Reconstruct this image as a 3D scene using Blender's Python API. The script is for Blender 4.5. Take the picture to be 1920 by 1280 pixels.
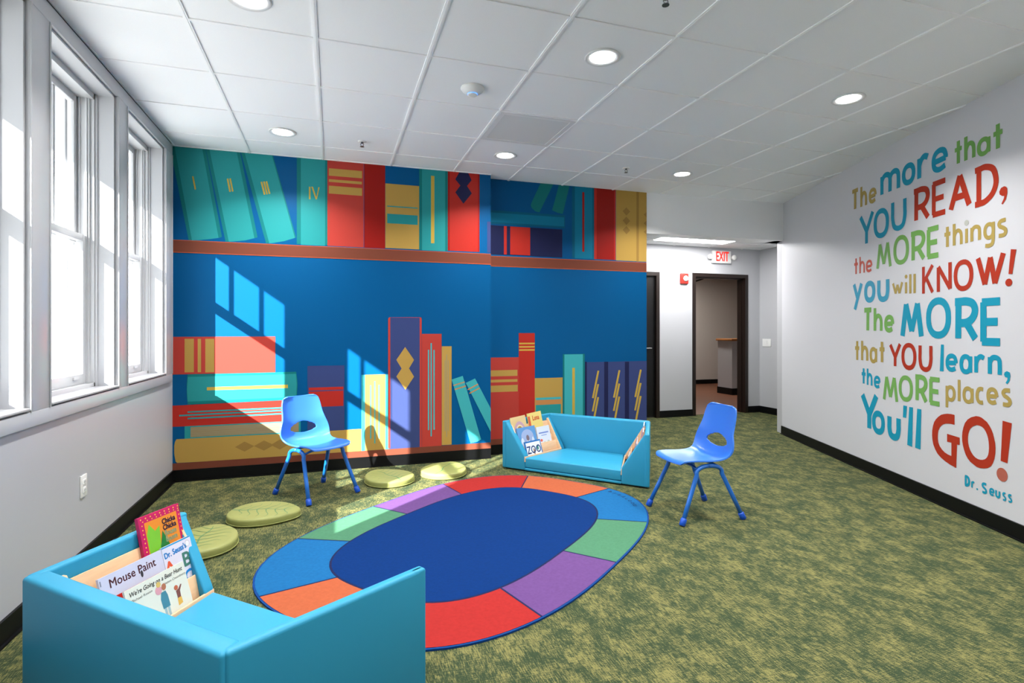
import bpy, bmesh, math, random
from mathutils import Vector, Matrix
random.seed(7)
for _o in list(bpy.data.objects): bpy.data.objects.remove(_o)
SC = bpy.context.scene
COL = SC.collection
# ------------------------------------------------------------ camera, world, sun, exposure
H, HC = 1.29, 2.85
YAW = math.atan(336/1025.5)
cd = bpy.data.cameras.new('camera'); cam = bpy.data.objects.new('camera', cd); COL.objects.link(cam)
cam.location = (0, 0, H); cam.rotation_euler = (math.pi/2, 0, -YAW)
cd.sensor_width = 36; cd.lens = 1025.5/1920*36; cd.shift_y = -22/1920; cd.clip_start = .02
SC.camera = cam
SC.view_settings.view_transform = 'Standard'; SC.view_settings.look = 'None'
SC.view_settings.gamma = 1; SC.view_settings.exposure = 1.0; SC.view_settings.use_curve_mapping = False
w = bpy.data.worlds.new('world'); SC.world = w; w.use_nodes = True
w.node_tree.nodes['Background'].inputs[0].default_value = (.88, .94, 1.0, 1)
w.node_tree.nodes['Background'].inputs[1].default_value = 2.2
sd = bpy.data.lights.new('sun', 'SUN'); sd.energy = 16.0; sd.angle = math.radians(.55); sd.color = (1, .97, .92)
sun = bpy.data.objects.new('sun', sd); COL.objects.link(sun)
SUN = Vector((1.083, 1.0, -.79)).normalized()
sun.rotation_euler = SUN.to_track_quat('-Z', 'Y').to_euler(); sun.location = (-6, -4, 6)
def area(name, loc, rot, sx, sy, e, col=(1, 1, 1), shape='RECTANGLE', spread=180, parent=None):
    l = bpy.data.lights.new(name, 'AREA'); l.shape = shape; l.size = sx
    if shape in ('RECTANGLE', 'ELLIPSE'): l.size_y = sy
    l.energy = e; l.color = col; l.spread = math.radians(spread)
    o = bpy.data.objects.new(name, l); COL.objects.link(o); o.location = loc; o.rotation_euler = rot
    if parent: o.parent = parent
    return o
LAMP_W = 13.0

# ------------------------------------------------------------ helpers
def lin(c):
    if isinstance(c, str): c = tuple(int(c[i:i+2], 16) for i in (0, 2, 4))
    r = []
    for v in c[:3]:
        v = v/255
        r.append(v/12.92 if v <= .04045 else ((v+.055)/1.055)**2.4)
    return (*r, 1)
def mat(name, col, rough=.5, spec=.5, emit=0, metal=0, coat=0):
    m = bpy.data.materials.new(name); m.use_nodes = True
    b = m.node_tree.nodes['Principled BSDF']; c = lin(col)
    b.inputs['Base Color'].default_value = c; b.inputs['Roughness'].default_value = rough
    b.inputs['Specular IOR Level'].default_value = spec; b.inputs['Metallic'].default_value = metal
    b.inputs['Coat Weight'].default_value = coat
    if emit:
        b.inputs['Emission Color'].default_value = c; b.inputs['Emission Strength'].default_value = emit
    return m
def add_noise(m, scale, amt, bump=0, detail=3, stretch=(1, 1, 1)):
    """slight procedural variation of colour and a fine bump"""
    nt = m.node_tree; b = nt.nodes['Principled BSDF']
    tc = nt.nodes.new('ShaderNodeTexCoord'); mp = nt.nodes.new('ShaderNodeMapping'); mp.inputs['Scale'].default_value = stretch
    n = nt.nodes.new('ShaderNodeTexNoise'); n.inputs['Scale'].default_value = scale; n.inputs['Detail'].default_value = detail
    nt.links.new(tc.outputs['Object'], mp.inputs[0]); nt.links.new(mp.outputs[0], n.inputs['Vector'])
    if amt:
        h = nt.nodes.new('ShaderNodeHueSaturation'); h.inputs['Color'].default_value = b.inputs['Base Color'].default_value
        mr = nt.nodes.new('ShaderNodeMapRange'); mr.inputs['From Min'].default_value = .3; mr.inputs['From Max'].default_value = .7
        mr.inputs['To Min'].default_value = 1-amt; mr.inputs['To Max'].default_value = 1+amt
        nt.links.new(n.outputs['Fac'], mr.inputs['Value']); nt.links.new(mr.outputs[0], h.inputs['Value']); nt.links.new(h.outputs[0], b.inputs['Base Color'])
    if bump:
        bp = nt.nodes.new('ShaderNodeBump'); bp.inputs['Strength'].default_value = bump; bp.inputs['Distance'].default_value = .002
        nt.links.new(n.outputs['Fac'], bp.inputs['Height']); nt.links.new(bp.outputs[0], b.inputs['Normal'])
    return m
M = {}
def mk(name, *a, **k): M[name] = mat(name, *a, **k); return M[name]
add_noise(mk('wall_paint', (188, 189, 193), .34, .4), 300, 0, .05)
add_noise(mk('decal_wall_paint', (210, 210, 215), .5, .35), 300, 0, .05)
add_noise(mk('soffit_paint', (246, 246, 248), .5, .35), 300, 0, .05)
add_noise(mk('dim_wall_paint', (200, 194, 188), .6, .3), 300, 0, .05)
mk('trim_paint', (188, 189, 193), .32, .4)
mk('vinyl_window', (200, 201, 204), .3, .5)
add_noise(mk('ceiling_tile', (247, 248, 250), .9, .2), 260, .02, .25)
mk('ceiling_grid', (248, 248, 249), .5, .4)
mk('black_rubber', (7, 8, 10), .45, .25)
mk('dark_bronze', (28, 17, 12), .35, .5)
mk('black', (6, 6, 7), .4, .4)
add_noise(mk('wood_floor', (112, 70, 48), .45, .4), 6, .12, 0, 4, (1, 12, 1))
add_noise(mk('birch', (226, 186, 146), .5, .35), 9, .06, .1, 4, (1, 1, 8))
add_noise(mk('oak', (176, 116, 62), .4, .4), 9, .1)
add_noise(mk('blue_vinyl', (48, 148, 186), .42, .25), 500, 0, .06)
mk('seam', (50, 140, 190), .6, .3)
mk('chair_plastic', (50, 112, 206), .33, .5)
mk('chair_metal', (22, 100, 190), .28, .6, coat=.3)
mk('foot_plastic', (16, 78, 190), .35, .5)
mk('leaf_vinyl', (142, 146, 84), .5, .35); add_noise(M['leaf_vinyl'], 12, .03, .03)
mk('leaf_print', (86, 124, 80), .55, .3)
mk('lamp_glow', (255, 255, 255), .5, .2, emit=9)
mk('lamp_trim', (232, 232, 232), .35, .5)
mk('plastic_white', (236, 236, 234), .35, .5)
mk('steel', (120, 122, 124), .3, .5, metal=1)
mk('vent_grey', (222, 222, 222), .8, .2)
mk('alarm_red', (190, 44, 34), .35, .5)
mk('exit_red', (235, 40, 28), .4, .4, emit=.35)
mk('paper', (240, 232, 218), .8, .2)
mk('blue_led', (60, 130, 240), .4, .4, emit=1.5)
PAL = dict(blue=(0, 94, 154), teal=(48, 164, 166), teal_dark=(26, 132, 132), teal_bright=(72, 190, 196), red=(204, 52, 42), red_soft=(206, 72, 62),
  red_dark=(172, 32, 26), gold=(206, 166, 84), gold_bright=(222, 186, 78), gold_dark=(176, 138, 72), navy=(38, 42, 84), purple=(66, 80, 134),
  cyan=(16, 134, 170), cyan_dark=(8, 108, 142), page=(176, 164, 132), orange=(218, 150, 88), greyblue=(150, 160, 150), shelf=(136, 74, 56), shelf_line=(206, 98, 58),
  wgold=(172, 150, 84), wblue=(28, 148, 178), wblue2=(60, 154, 186), wgreen=(116, 168, 88), wred=(172, 54, 34), wred2=(196, 84, 68), wred3=(178, 98, 82), wgrey=(182, 184, 176))
for k, c in PAL.items():
    if k[0] != 'w': c = tuple(v*.87 for v in c)
    mk('print_'+k, c, .45 if k[0] != 'w' else .5, .12)

def glass_mat():
    m = bpy.data.materials.new('window_glass'); m.use_nodes = True; nt = m.node_tree; nt.nodes.clear()
    o = nt.nodes.new('ShaderNodeOutputMaterial'); mx = nt.nodes.new('ShaderNodeMixShader'); t = nt.nodes.new('ShaderNodeBsdfTransparent')
    g = nt.nodes.new('ShaderNodeBsdfGlossy'); g.inputs['Roughness'].default_value = .01; lw = nt.nodes.new('ShaderNodeLayerWeight'); pw = nt.nodes.new('ShaderNodeMath'); pw.operation = 'POWER'; pw.inputs[1].default_value = 5
    f = nt.nodes.new('ShaderNodeMath'); f.operation = 'MULTIPLY_ADD'; f.inputs[1].default_value = .92; f.inputs[2].default_value = .08
    nt.links.new(lw.outputs['Facing'], pw.inputs[0]); nt.links.new(pw.outputs[0], f.inputs[0])
    t.inputs[0].default_value = (.96, .98, .98, 1)
    nt.links.new(f.outputs[0], mx.inputs[0]); nt.links.new(t.outputs[0], mx.inputs[1]); nt.links.new(g.outputs[0], mx.inputs[2]); nt.links.new(mx.outputs[0], o.inputs[0])
    return m
M['glass'] = glass_mat()

def carpet_mat():
    m = bpy.data.materials.new('green_carpet'); m.use_nodes = True; nt = m.node_tree; N = nt.nodes.new; L = nt.links.new
    b = nt.nodes['Principled BSDF']; b.inputs['Roughness'].default_value = .95; b.inputs['Specular IOR Level'].default_value = .15
    tc = N('ShaderNodeTexCoord')
    def noise(scale, st, det, rot=0, rough=.55):
        mp = N('ShaderNodeMapping'); mp.inputs['Scale'].default_value = st; mp.inputs['Rotation'].default_value = (0, 0, rot)
        n = N('ShaderNodeTexNoise'); n.inputs['Scale'].default_value = scale; n.inputs['Detail'].default_value = det; n.inputs['Roughness'].default_value = rough
        L(tc.outputs['Object'], mp.inputs[0]); L(mp.outputs[0], n.inputs['Vector']); return n.outputs['Fac']
    def math_(op, a, c):
        n = N('ShaderNodeMath'); n.operation = op
        for i, v in enumerate((a, c)):
            if isinstance(v, (int, float)): n.inputs[i].default_value = v
            else: L(v, n.inputs[i])
        return n.outputs[0]
    big = noise(6.5, (1.5, .9, 1), 4, .0, .6); mid = noise(26, (1.5, .6, 1), 2)
    sa = noise(125, (1.7, .20, 1), 2); sb = noise(115, (.22, 1.7, 1), 2); fine = noise(300, (1, 1, 1), 1)
    s = math_('ADD', math_('MULTIPLY', big, 1.0), math_('ADD', math_('MULTIPLY', mid, .45), math_('ADD', math_('MULTIPLY', sa, 1.25), math_('ADD', math_('MULTIPLY', sb, .75), math_('MULTIPLY', fine, .7)))))
    mr = N('ShaderNodeMapRange'); mr.inputs['From Min'].default_value = 1.99; mr.inputs['From Max'].default_value = 2.35; L(s, mr.inputs['Value'])
    mx = N('ShaderNodeMix'); mx.data_type = 'RGBA'; mx.inputs['A'].default_value = lin((48, 62, 42)); mx.inputs['B'].default_value = lin((122, 118, 72))
    L(mr.outputs[0], mx.inputs['Factor']); L(mx.outputs['Result'], b.inputs['Base Color'])
    bp = N('ShaderNodeBump'); bp.inputs['Strength'].default_value = .35; bp.inputs['Distance'].default_value = .003; L(math_('ADD', sa, fine), bp.inputs['Height']); L(bp.outputs[0], b.inputs['Normal'])
    return m
M['carpet'] = carpet_mat()
RUGC = dict(rug_centre=(0, 42, 100), rug_blue=(22, 92, 144), rug_green=(70, 118, 90), rug_purple=(94, 64, 116), rug_red=(150, 38, 36), rug_orange=(164, 84, 54), rug_line=(28, 34, 70), rug_edge=(16, 60, 122))
for k, c in RUGC.items(): add_noise(mk(k, c, .95, .12), 60, .07, .35, 4)

def link_mesh(name, bm, mats, parent=None, smooth=False, recalc=True):
    if recalc: bmesh.ops.recalc_face_normals(bm, faces=bm.faces[:])
    me = bpy.data.meshes.new(name); bm.to_mesh(me); bm.free()
    for m in (mats if isinstance(mats, (list, tuple)) else [mats]): me.materials.append(m)
    if smooth:
        for p in me.polygons: p.use_smooth = True
    o = bpy.data.objects.new(name, me); COL.objects.link(o)
    if parent: o.parent = parent
    return o
def box(bm, a, b, mi=0):
    x0, y0, z0 = a; x1, y1, z1 = b
    v = [bm.verts.new(p) for p in ((x0,y0,z0),(x1,y0,z0),(x1,y1,z0),(x0,y1,z0),(x0,y0,z1),(x1,y0,z1),(x1,y1,z1),(x0,y1,z1))]
    for f in ((0,3,2,1),(4,5,6,7),(0,1,5,4),(1,2,6,5),(2,3,7,6),(3,0,4,7)):
        bm.faces.new([v[i] for i in f]).material_index = mi
    return v
def prism(bm, pts, z0, z1, mi=0):
    """vertical prism over plan polygon pts"""
    a = [bm.verts.new((p[0], p[1], z0)) for p in pts]; b = [bm.verts.new((p[0], p[1], z1)) for p in pts]; n = len(pts)
    bm.faces.new(a[::-1]).material_index = mi; bm.faces.new(b).material_index = mi
    for i in range(n): bm.faces.new([a[i], a[(i+1) % n], b[(i+1) % n], b[i]]).material_index = mi
def loft(bm, A, B, mi=0):
    """solid between two same-length 3D polygons"""
    a = [bm.verts.new(p) for p in A]; b = [bm.verts.new(p) for p in B]; n = len(A)
    bm.faces.new(a[::-1]).material_index = mi; bm.faces.new(b).material_index = mi
    for i in range(n): bm.faces.new([a[i], a[(i+1) % n], b[(i+1) % n], b[i]]).material_index = mi
def bevel(o, w_, seg=3, angle=35):
    m = o.modifiers.new('bevel', 'BEVEL'); m.width = w_; m.segments = seg; m.limit_method = 'ANGLE'; m.angle_limit = math.radians(angle); m.harden_normals = False
    for p in o.data.polygons: p.use_smooth = True
    return o
def tube(bm, pts, r, seg=12, cap=True):
    pts = [Vector(p) for p in pts]; rings = []; up = None; n = len(pts)
    rr = r if isinstance(r, (list, tuple)) else [r]*n
    for i, p in enumerate(pts):
        t = (pts[min(i+1, n-1)]-pts[max(i-1, 0)]).normalized()
        if up is None:
            up = t.orthogonal().normalized()
        else:
            up = (up - t*up.dot(t)).normalized()
        s = t.cross(up); rings.append([bm.verts.new(p+(up*math.cos(2*math.pi*k/seg)+s*math.sin(2*math.pi*k/seg))*rr[i]) for k in range(seg)])
    for a, b in zip(rings, rings[1:]):
        for k in range(seg): bm.faces.new([a[k], a[(k+1) % seg], b[(k+1) % seg], b[k]])
    if cap: bm.faces.new(rings[0][::-1]); bm.faces.new(rings[-1])
def lathe(bm, prof, c=(0, 0, 0), seg=32, axis='z', mi=0):
    rings = []
    for r, z in prof:
        ring = []
        for k in range(seg):
            a = 2*math.pi*k/seg
            if axis == 'z': p = (c[0]+r*math.cos(a), c[1]+r*math.sin(a), c[2]+z)
            else: p = (c[0]+r*math.cos(a), c[1]+z, c[2]+r*math.sin(a))
            ring.append(bm.verts.new(p))
        rings.append(ring)
    for a, b in zip(rings, rings[1:]):
        for k in range(seg): bm.faces.new([a[k], a[(k+1) % seg], b[(k+1) % seg], b[k]]).material_index = mi
    bm.faces.new(rings[0][::-1]).material_index = mi; bm.faces.new(rings[-1]).material_index = mi
def struct(name, bm, mats, parent=None, smooth=False):
    o = link_mesh(name, bm, mats, parent, smooth)
    if not parent: o['kind'] = 'structure'
    return o
def tag(o, label, cat, group=None):
    o['label'] = label; o['category'] = cat
    if group: o['group'] = group
    return o
def thing(name, label, cat, loc=(0, 0, 0), rz=0, group=None):
    o = bpy.data.objects.new(name, None); COL.objects.link(o); o.empty_display_size = .05
    o.location = loc; o.rotation_euler = (0, 0, rz); return tag(o, label, cat, group)
def dup(root, label=None):
    r = root.copy(); COL.objects.link(r)
    if label: r['label'] = label
    for ch in list(root.children):
        c = ch.copy(); COL.objects.link(c); c.parent = r; c.matrix_parent_inverse = ch.matrix_parent_inverse.copy()
        for g in list(ch.children):
            d = g.copy(); COL.objects.link(d); d.parent = c
    return r
def bx(name, a, b, m, parent=None, bev=0):
    bm = bmesh.new(); box(bm, a, b); o = struct(name, bm, m, parent)
    if bev: bevel(o, bev, 2)
    return o

# ------------------------------------------------------------ room shell
LX, Y1, Y2 = -1.29, 5.30, 5.44
RD = Vector((.406, 1)).normalized(); RQ = Vector((5.30, 5.41))
def rw(s): return RQ - RD*s           # point of the right wall, s metres from its far end
RN = Vector((RD.y, -RD.x))            # outward (away from the room)
RL = 11.6
BY = -5.2
bm = bmesh.new(); box(bm, (-1.6, BY-.2, -.2), (5.9, 7.03, 0)); fl = struct('floor', bm, M['carpet'])
bm = bmesh.new(); box(bm, (5.9, 5.2, -.2), (6.5, 7.03, 0)); 
floor2 = struct('floor', bm, M['carpet'])
# ceiling: tiles and T-bar grid
bm = bmesh.new(); box(bm, (-1.6, BY-.2, HC), (5.9, 5.62, HC+.12)); ceil = struct('ceiling', bm, M['ceiling_tile'])
bm = bmesh.new()
GX, GY, G = -.088, 3.112, .6096
for k in range(-1, 9):
    x = GX+k*G
    box(bm, (x-.012, BY, HC-.006), (x+.012, 5.44, HC+.001)); box(bm, (x-.004, BY, HC-.0075), (x+.004, 5.44, HC-.006))
for k in range(-13, 4):
    y = GY+k*G
    box(bm, (LX, y-.012, HC-.0055), (5.3, y+.012, HC+.001))
box(bm, (LX, BY, HC-.006), (LX+.02, 5.3, HC+.001)); box(bm, (LX, 5.28, HC-.006), (1.51, 5.3, HC+.001))
struct('ceiling_grid', bm, M['ceiling_grid'], ceil)
# back wall and left wall
bx('wall_back', (-1.6, BY-.2, 0), (2.2, BY, HC), M['wall_paint'])
WIN = [(2.10, 2.955), (3.146, 4.000), (4.172, 5.015)]      # openings along Y
WIN_ADDED = [(-4.05, -3.20), (-3.02, -2.17)]                  # two unseen windows added behind the viewpoint to brighten the room
WALL = WIN_ADDED+WIN
WZ0, WZ1 = .925, 2.742
bm = bmesh.new(); TH = .17
ys = [BY]+[v for a in WALL for v in a]+[5.44]
for i in range(0, len(ys), 2): box(bm, (LX-TH, ys[i], 0), (LX, ys[i+1], HC))
for a, b in WALL: box(bm, (LX-TH, a, 0), (LX, b, WZ0)); box(bm, (LX-TH, a, WZ1), (LX, b, HC))
struct('wall_left', bm, M['wall_paint'])
bm = bmesh.new(); box(bm, (LX-TH, Y1, 0), (1.51, Y1+.32, HC)); struct('wall_front', bm, M['wall_paint'])
bm = bmesh.new(); box(bm, (1.51, Y2, 0), (3.393, Y2+.18, HC)); struct('wall_front_recess', bm, M['wall_paint']).name = 'wall_front.001'
bm = bmesh.new(); a, b = rw(0), rw(RL); n = RN*.2
prism(bm, [a, b, b+n, a+n], 0, HC); struct('wall_right', bm, M['decal_wall_paint'])
# soffit over the passage
bm = bmesh.new(); prism(bm, [(3.393, 5.452), (5.30, 5.372), (5.45, 5.60), (3.2, 5.63)], 2.39, HC+.02); prism(bm, [(5.2, 5.42), (5.9, 5.3), (5.9, 5.6), (5.2, 5.6)], 2.39, HC+.02); struct('soffit', bm, M['soffit_paint']).name = 'trim_1'
# baseboards
def baseboard(name, pts, flip=1, h=.1, t=.012):
    bm = bmesh.new()
    for p, q in zip(pts, pts[1:]):
        p, q = Vector(p), Vector(q); d = (q-p).normalized(); n = Vector((-d.y, d.x))*flip*t
        prism(bm, [p, q, q+n, p+n], 0, h)
        prism(bm, [p, q, q+n*2, p+n*2], 0, .008)
    o = struct(name, bm, M['black_rubber']); return o
baseboard('baseboard_left', [(LX, BY), (LX, Y1)], -1)
baseboard('baseboard_front', [(LX, Y1), (1.51, Y1)], -1)
baseboard('baseboard_front', [(1.51, Y2), (3.393, Y2)], -1)
baseboard('baseboard_right', [tuple(rw(0)), tuple(rw(RL))], -1)
# passage behind: walls, ceiling, doors
HY, HX = 6.95, 6.37
bm = bmesh.new(); box(bm, (3.0, 5.6, 2.54), (6.6, 7.0, 2.66)); hc = struct('ceiling', bm, M['ceiling_tile'])
bm = bmesh.new()
for x in (3.58, 4.19, 4.80, 5.41, 6.02): box(bm, (x-.012, 5.62, 2.534), (x+.012, HY, 2.541))
for y in (5.9, 6.5): box(bm, (3.2, y-.012, 2.534), (HX, y+.012, 2.541))
struct('ceiling_grid', bm, M['ceiling_grid'], hc)
bm = bmesh.new()
box(bm, (3.0, HY, 0), (3.62, HY+.14, 2.6)); box(bm, (3.62, HY, 2.13), (4.55, HY+.14, 2.6)); box(bm, (4.55, HY, 0), (5.125, HY+.14, 2.6)); box(bm, (3.0, HY, 2.55), (6.7, HY+.14, 2.9))
box(bm, (5.125, HY, 2.14), (6.135, HY+.14, 2.6)); box(bm, (6.135, HY, 0), (6.6, HY+.14, 2.6))
struct('wall_passage_far', bm, M['wall_paint'])
bx('wall_passage_right', (HX, 5.4, 0), (HX+.14, HY, 2.6), M['wall_paint'])
bx('wall_passage_left', (3.05, 5.6, 0), (3.2, HY, 2.6), M['wall_paint'])
bm = bmesh.new(); prism(bm, [(5.30, 5.41), (6.4, 5.33), (6.4, 5.45), (5.36, 5.55)], 0, 2.6); struct('wall_passage_near', bm, M['wall_paint'])
baseboard('baseboard_passage', [(4.55, HY), (5.125, HY)], -1)
baseboard('baseboard_passage', [(6.137, HY), (HX, HY), (HX, 5.45)], -1)
# door 1 (closed dark door) and door 2 (open, stair landing behind)
def door_frame(name, x0, x1, zt, fw=.055):
    bm = bmesh.new()
    for (a, b, c, d) in ((x0, x0+fw, 0, zt), (x1-fw, x1, 0, zt), (x0+fw, x1-fw, zt-fw, zt)):
        box(bm, (a, HY-.012, c), (b, HY+.15, d))
    for (a, b, c, d) in ((x0+fw, x0+fw+.015, 0, zt-fw), (x1-fw-.015, x1-fw, 0, zt-fw), (x0+fw, x1-fw, zt-fw-.015, zt-fw)):
        box(bm, (a, HY+.06, c), (b, HY+.15, d))
    return struct(name, bm, M['dark_bronze'])
d1 = door_frame('door_1', 3.62, 4.55, 2.135)
bm = bmesh.new(); box(bm, (3.675, HY+.03, .01), (4.495, HY+.06, 2.08)); lf = struct('door_leaf', bm, M['black'], d1)
bm = bmesh.new(); tube(bm, [(4.40, HY+.03, 1.02), (4.40, HY-.03, 1.02), (4.29, HY-.035, 1.02)], .009, 8); struct('door_handle', bm, M['steel'], d1)
d2 = door_frame('door_2', 5.121, 6.138, 2.143)
bm = bmesh.new(); p = Vector((6.075, HY+.12)); q = p+Vector((.64, .77))*.88; n = Vector((.77, -.64))*.04
prism(bm, [p, q, q+n, p+n], .01, 2.08); leaf2 = struct('door_leaf', bm, M['black'], d2)
bm = bmesh.new(); tube(bm, [(5.42, HY+.14, 2.075), (5.40, HY+.30, 2.05), (5.24, HY+.36, 2.04), (5.18, HY+.28, 2.04)], .012, 8); struct('door_closer_arm', bm, M['black'], d2)
# landing room
bm = bmesh.new(); box(bm, (4.4, 7.03, -.2), (11, 12, 0)); struct('floor', bm, M['wood_floor'])
bm = bmesh.new(); box(bm, (4.4, 6.95, 2.7), (11.1, 12, 2.9)); struct('ceiling', bm, M['wall_paint'])
bx('wall_landing_far', (4.4, 11.0, 0), (11, 11.2, 2.8), M['dim_wall_paint'])
bx('wall_landing_left', (4.3, 7.0, -.1), (4.5, 11.2, 2.9), M['dim_wall_paint'])
bx('wall_landing_right', (10.9, 7.0, 0), (11.0, 11.0, 2.8), M['dim_wall_paint'])
bx('wall_landing_near', (6.6, 6.95, 0), (11, 7.09, 2.8), M['dim_wall_paint'])
baseboard('baseboard_landing', [(4.5, 11.0), (10.9, 11.0)], -1)
hw = thing('stair_half_wall', 'low white half wall with wooden cap on the landing beyond the open door', 'half wall', (7.50, 8.92, 0))
bm = bmesh.new(); box(bm, (0, 0, 0), (1.5, .42, 1.07)); link_mesh('wall_panel', bm, M['wall_paint'], hw)
bm = bmesh.new(); box(bm, (-.03, -.03, 1.07), (1.5, .45, 1.11)); bevel(link_mesh('cap', bm, M['oak'], hw), .006)
bm = bmesh.new(); box(bm, (-.01, -.012, 0), (1.5, .43, .13)); link_mesh('base_strip', bm, M['black_rubber'], hw)
hr = thing('handrail', 'black metal handrail with round bracket on the landing half wall', 'handrail', (7.62, 8.85, .87))
bm = bmesh.new(); tube(bm, [(-.02, .0, 0), (.25, 0, .0), (.55, 0, .13), (.9, 0, .3)], .022, 10); link_mesh('rail', bm, M['black'], hr, True)
bm = bmesh.new(); tube(bm, [(.12, 0, -.0), (.12, .0, -.07), (.12, .067, -.09)], .012, 8); lathe(bm, [(.03, .06), (.03, .07)], (.12, 0, -.09), 16, 'y'); link_mesh('bracket', bm, M['black'], hr)

# ------------------------------------------------------------ windows
def make_window(i, y0, y1):
    T, V = M['trim_paint'], M['vinyl_window']
    bm = bmesh.new()      # jamb liner round the opening (reveal)
    for (ya, yb) in ((y0, y0+.012), (y1-.012, y1)): box(bm, (LX-.33, ya, WZ0), (LX+.001, yb, WZ1))
    box(bm, (LX-.33, y0, WZ1-.012), (LX+.001, y1, WZ1)); box(bm, (LX-.33, y0, WZ0-.02), (LX+.001, y1, WZ0+.012))
    root = struct('window_%d' % i, bm, T)
    xo, xi = LX-.22, LX-.115         # vinyl frame
    bm = bmesh.new(); f = .035
    for (ya, yb, s) in ((y0+.012, y0+.012+f, 1), (y1-.012-f, y1-.012, -1)):
        box(bm, (xo, ya, WZ0+.012), (xi, yb, WZ1-.012))
        for k in range(3):   # tracks
            e = yb if s > 0 else ya
            box(bm, (xi-.018-k*.034, min(e, e+s*.008), WZ0+.012), (xi-.010-k*.034, max(e, e+s*.008), WZ1-.012))
        e2 = y0+.012 if s > 0 else y1-.012
        box(bm, (xi, min(e2, e2+s*.022), WZ0+.012), (xi+.02, max(e2, e2+s*.022), WZ1-.012))
        box(bm, (xi+.02, min(e2, e2+s*.010), WZ0+.012), (xi+.032, max(e2, e2+s*.010), WZ1-.012))
        box(bm, (xo-.05, min(e2, e2+s*.03), WZ0+.012), (xo-.02, max(e2, e2+s*.03), WZ1-.012))
    box(bm, (xo, y0, WZ1-.012-f), (xi+.02, y1, WZ1-.012)); box(bm, (xo, y0, WZ0+.012), (xi+.02, y1, WZ0+.012+.03))
    fr = struct('window_frame', bm, V, root)
    a, b = y0+.012+f, y1-.012-f; zm = 1.815
    def sash(name, x0, x1, za, zb, st, top, bot, munt):
        bm = bmesh.new()
        box(bm, (x0, a, za), (x1, a+st, zb)); box(bm, (x0, b-st, za), (x1, b, zb)); box(bm, (x0, a+st, zb-top), (x1, b-st, zb)); box(bm, (x0, a+st, za), (x1, b-st, za+bot))
        for k in range(munt):
            yc = a+st+(b-a-2*st)*(k+1)/(munt+1); box(bm, (x0+.008, yc-.0125, za+bot), (x1-.008, yc+.0125, zb-top))
        s = struct(name, bm, V, root); bevel(s, .003, 2)
        bm = bmesh.new(); xc = (x0+x1)/2; bm.faces.new([bm.verts.new(p) for p in ((xc, a+st, za+bot), (xc, b-st, za+bot), (xc, b-st, zb-top), (xc, a+st, zb-top))]); struct('pane', bm, M['glass'], s)
        return s
    sash('upper_sash', xo+.01, xo+.045, zm, WZ1-.045, .042, .045, .045, 2)
    lo = sash('lower_sash', xo+.052, xo+.09, WZ0+.042, zm+.045, .042, .04, .06, 0)
    bm = bmesh.new(); box(bm, (xo+.09, y1-.23, WZ0+.075), (xo+.098, y1-.17, WZ0+.09)); struct('sash_latch', bm, M['vinyl_window'], lo)
    return root
for i, (a, b) in enumerate(WIN+WIN_ADDED): make_window(i+1, a, b)  # the last two are the added, unseen ones
# interior casing: continuous boards, mullion posts, apron and sill nose
bm = bmesh.new(); ct = .020
box(bm, (LX, WIN[0][0]-.16, WZ1+.002), (LX+ct, 5.215, HC-.022))
for (a, b) in ((WIN[0][0]-.16, WIN[0][0]), (WIN[0][1], WIN[1][0]), (WIN[1][1], WIN[2][0]), (WIN[2][1], 5.215)):
    box(bm, (LX, a+.004, WZ0), (LX+ct, b-.004, WZ1+.002)); 
    for e, s in ((a, 1), (b, -1)): box(bm, (LX+ct-.001, min(e+s*.004, e+s*.016), WZ0), (LX+ct+.005, max(e+s*.004, e+s*.016), WZ1))
box(bm, (LX, WIN[0][0]-.16, .857), (LX+ct, 5.215, WZ0))
bevel(struct('trim_2', bm, M['trim_paint']), .002, 2)
bm = bmesh.new(); box(bm, (LX, WIN[0][0]-.16, HC-.021), (LX+.012, 5.215, HC-.0065)); struct('trim_5', bm, M['black_rubber'])  # black strip standing in for the shade between casing top and ceiling
bm = bmesh.new()
for a, b in WIN: box(bm, (LX-.10, a+.004, WZ0+.008), (LX+ct+.006, b-.004, WZ0+.02))
bevel(struct('trim_3', bm, M['trim_paint']), .003, 2)
# outside: siding wall face, eave board, pale ground
bm = bmesh.new(); box(bm, (-2.12, -7, 2.755), (-1.40, 7.5, 2.80)); box(bm, (-2.12, -7, 2.755), (-2.09, 7.5, 2.95)); struct('trim_4', bm, M['trim_paint'])
bm = bmesh.new()
box(bm, (-1.64, BY, 2.742), (LX-TH, 7, 3.0)); box(bm, (-1.62, BY, -.3), (LX-TH, 7, .9))
wy = [BY]+[v for p in WALL for v in p]+[7]
for a, b in zip(wy[::2], wy[1::2]): box(bm, (-1.62, a, .9), (LX-TH, b, 2.75))
struct('wall_outside', bm, M['trim_paint'])
add_noise(mk('pale_concrete', (208, 208, 205), .9, .2), 5, .05)
bm = bmesh.new(); box(bm, (-30, -25, -.5), (-1.7, 40, -.3)); struct('ground', bm, M['pale_concrete'])['kind'] = 'structure'

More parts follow.
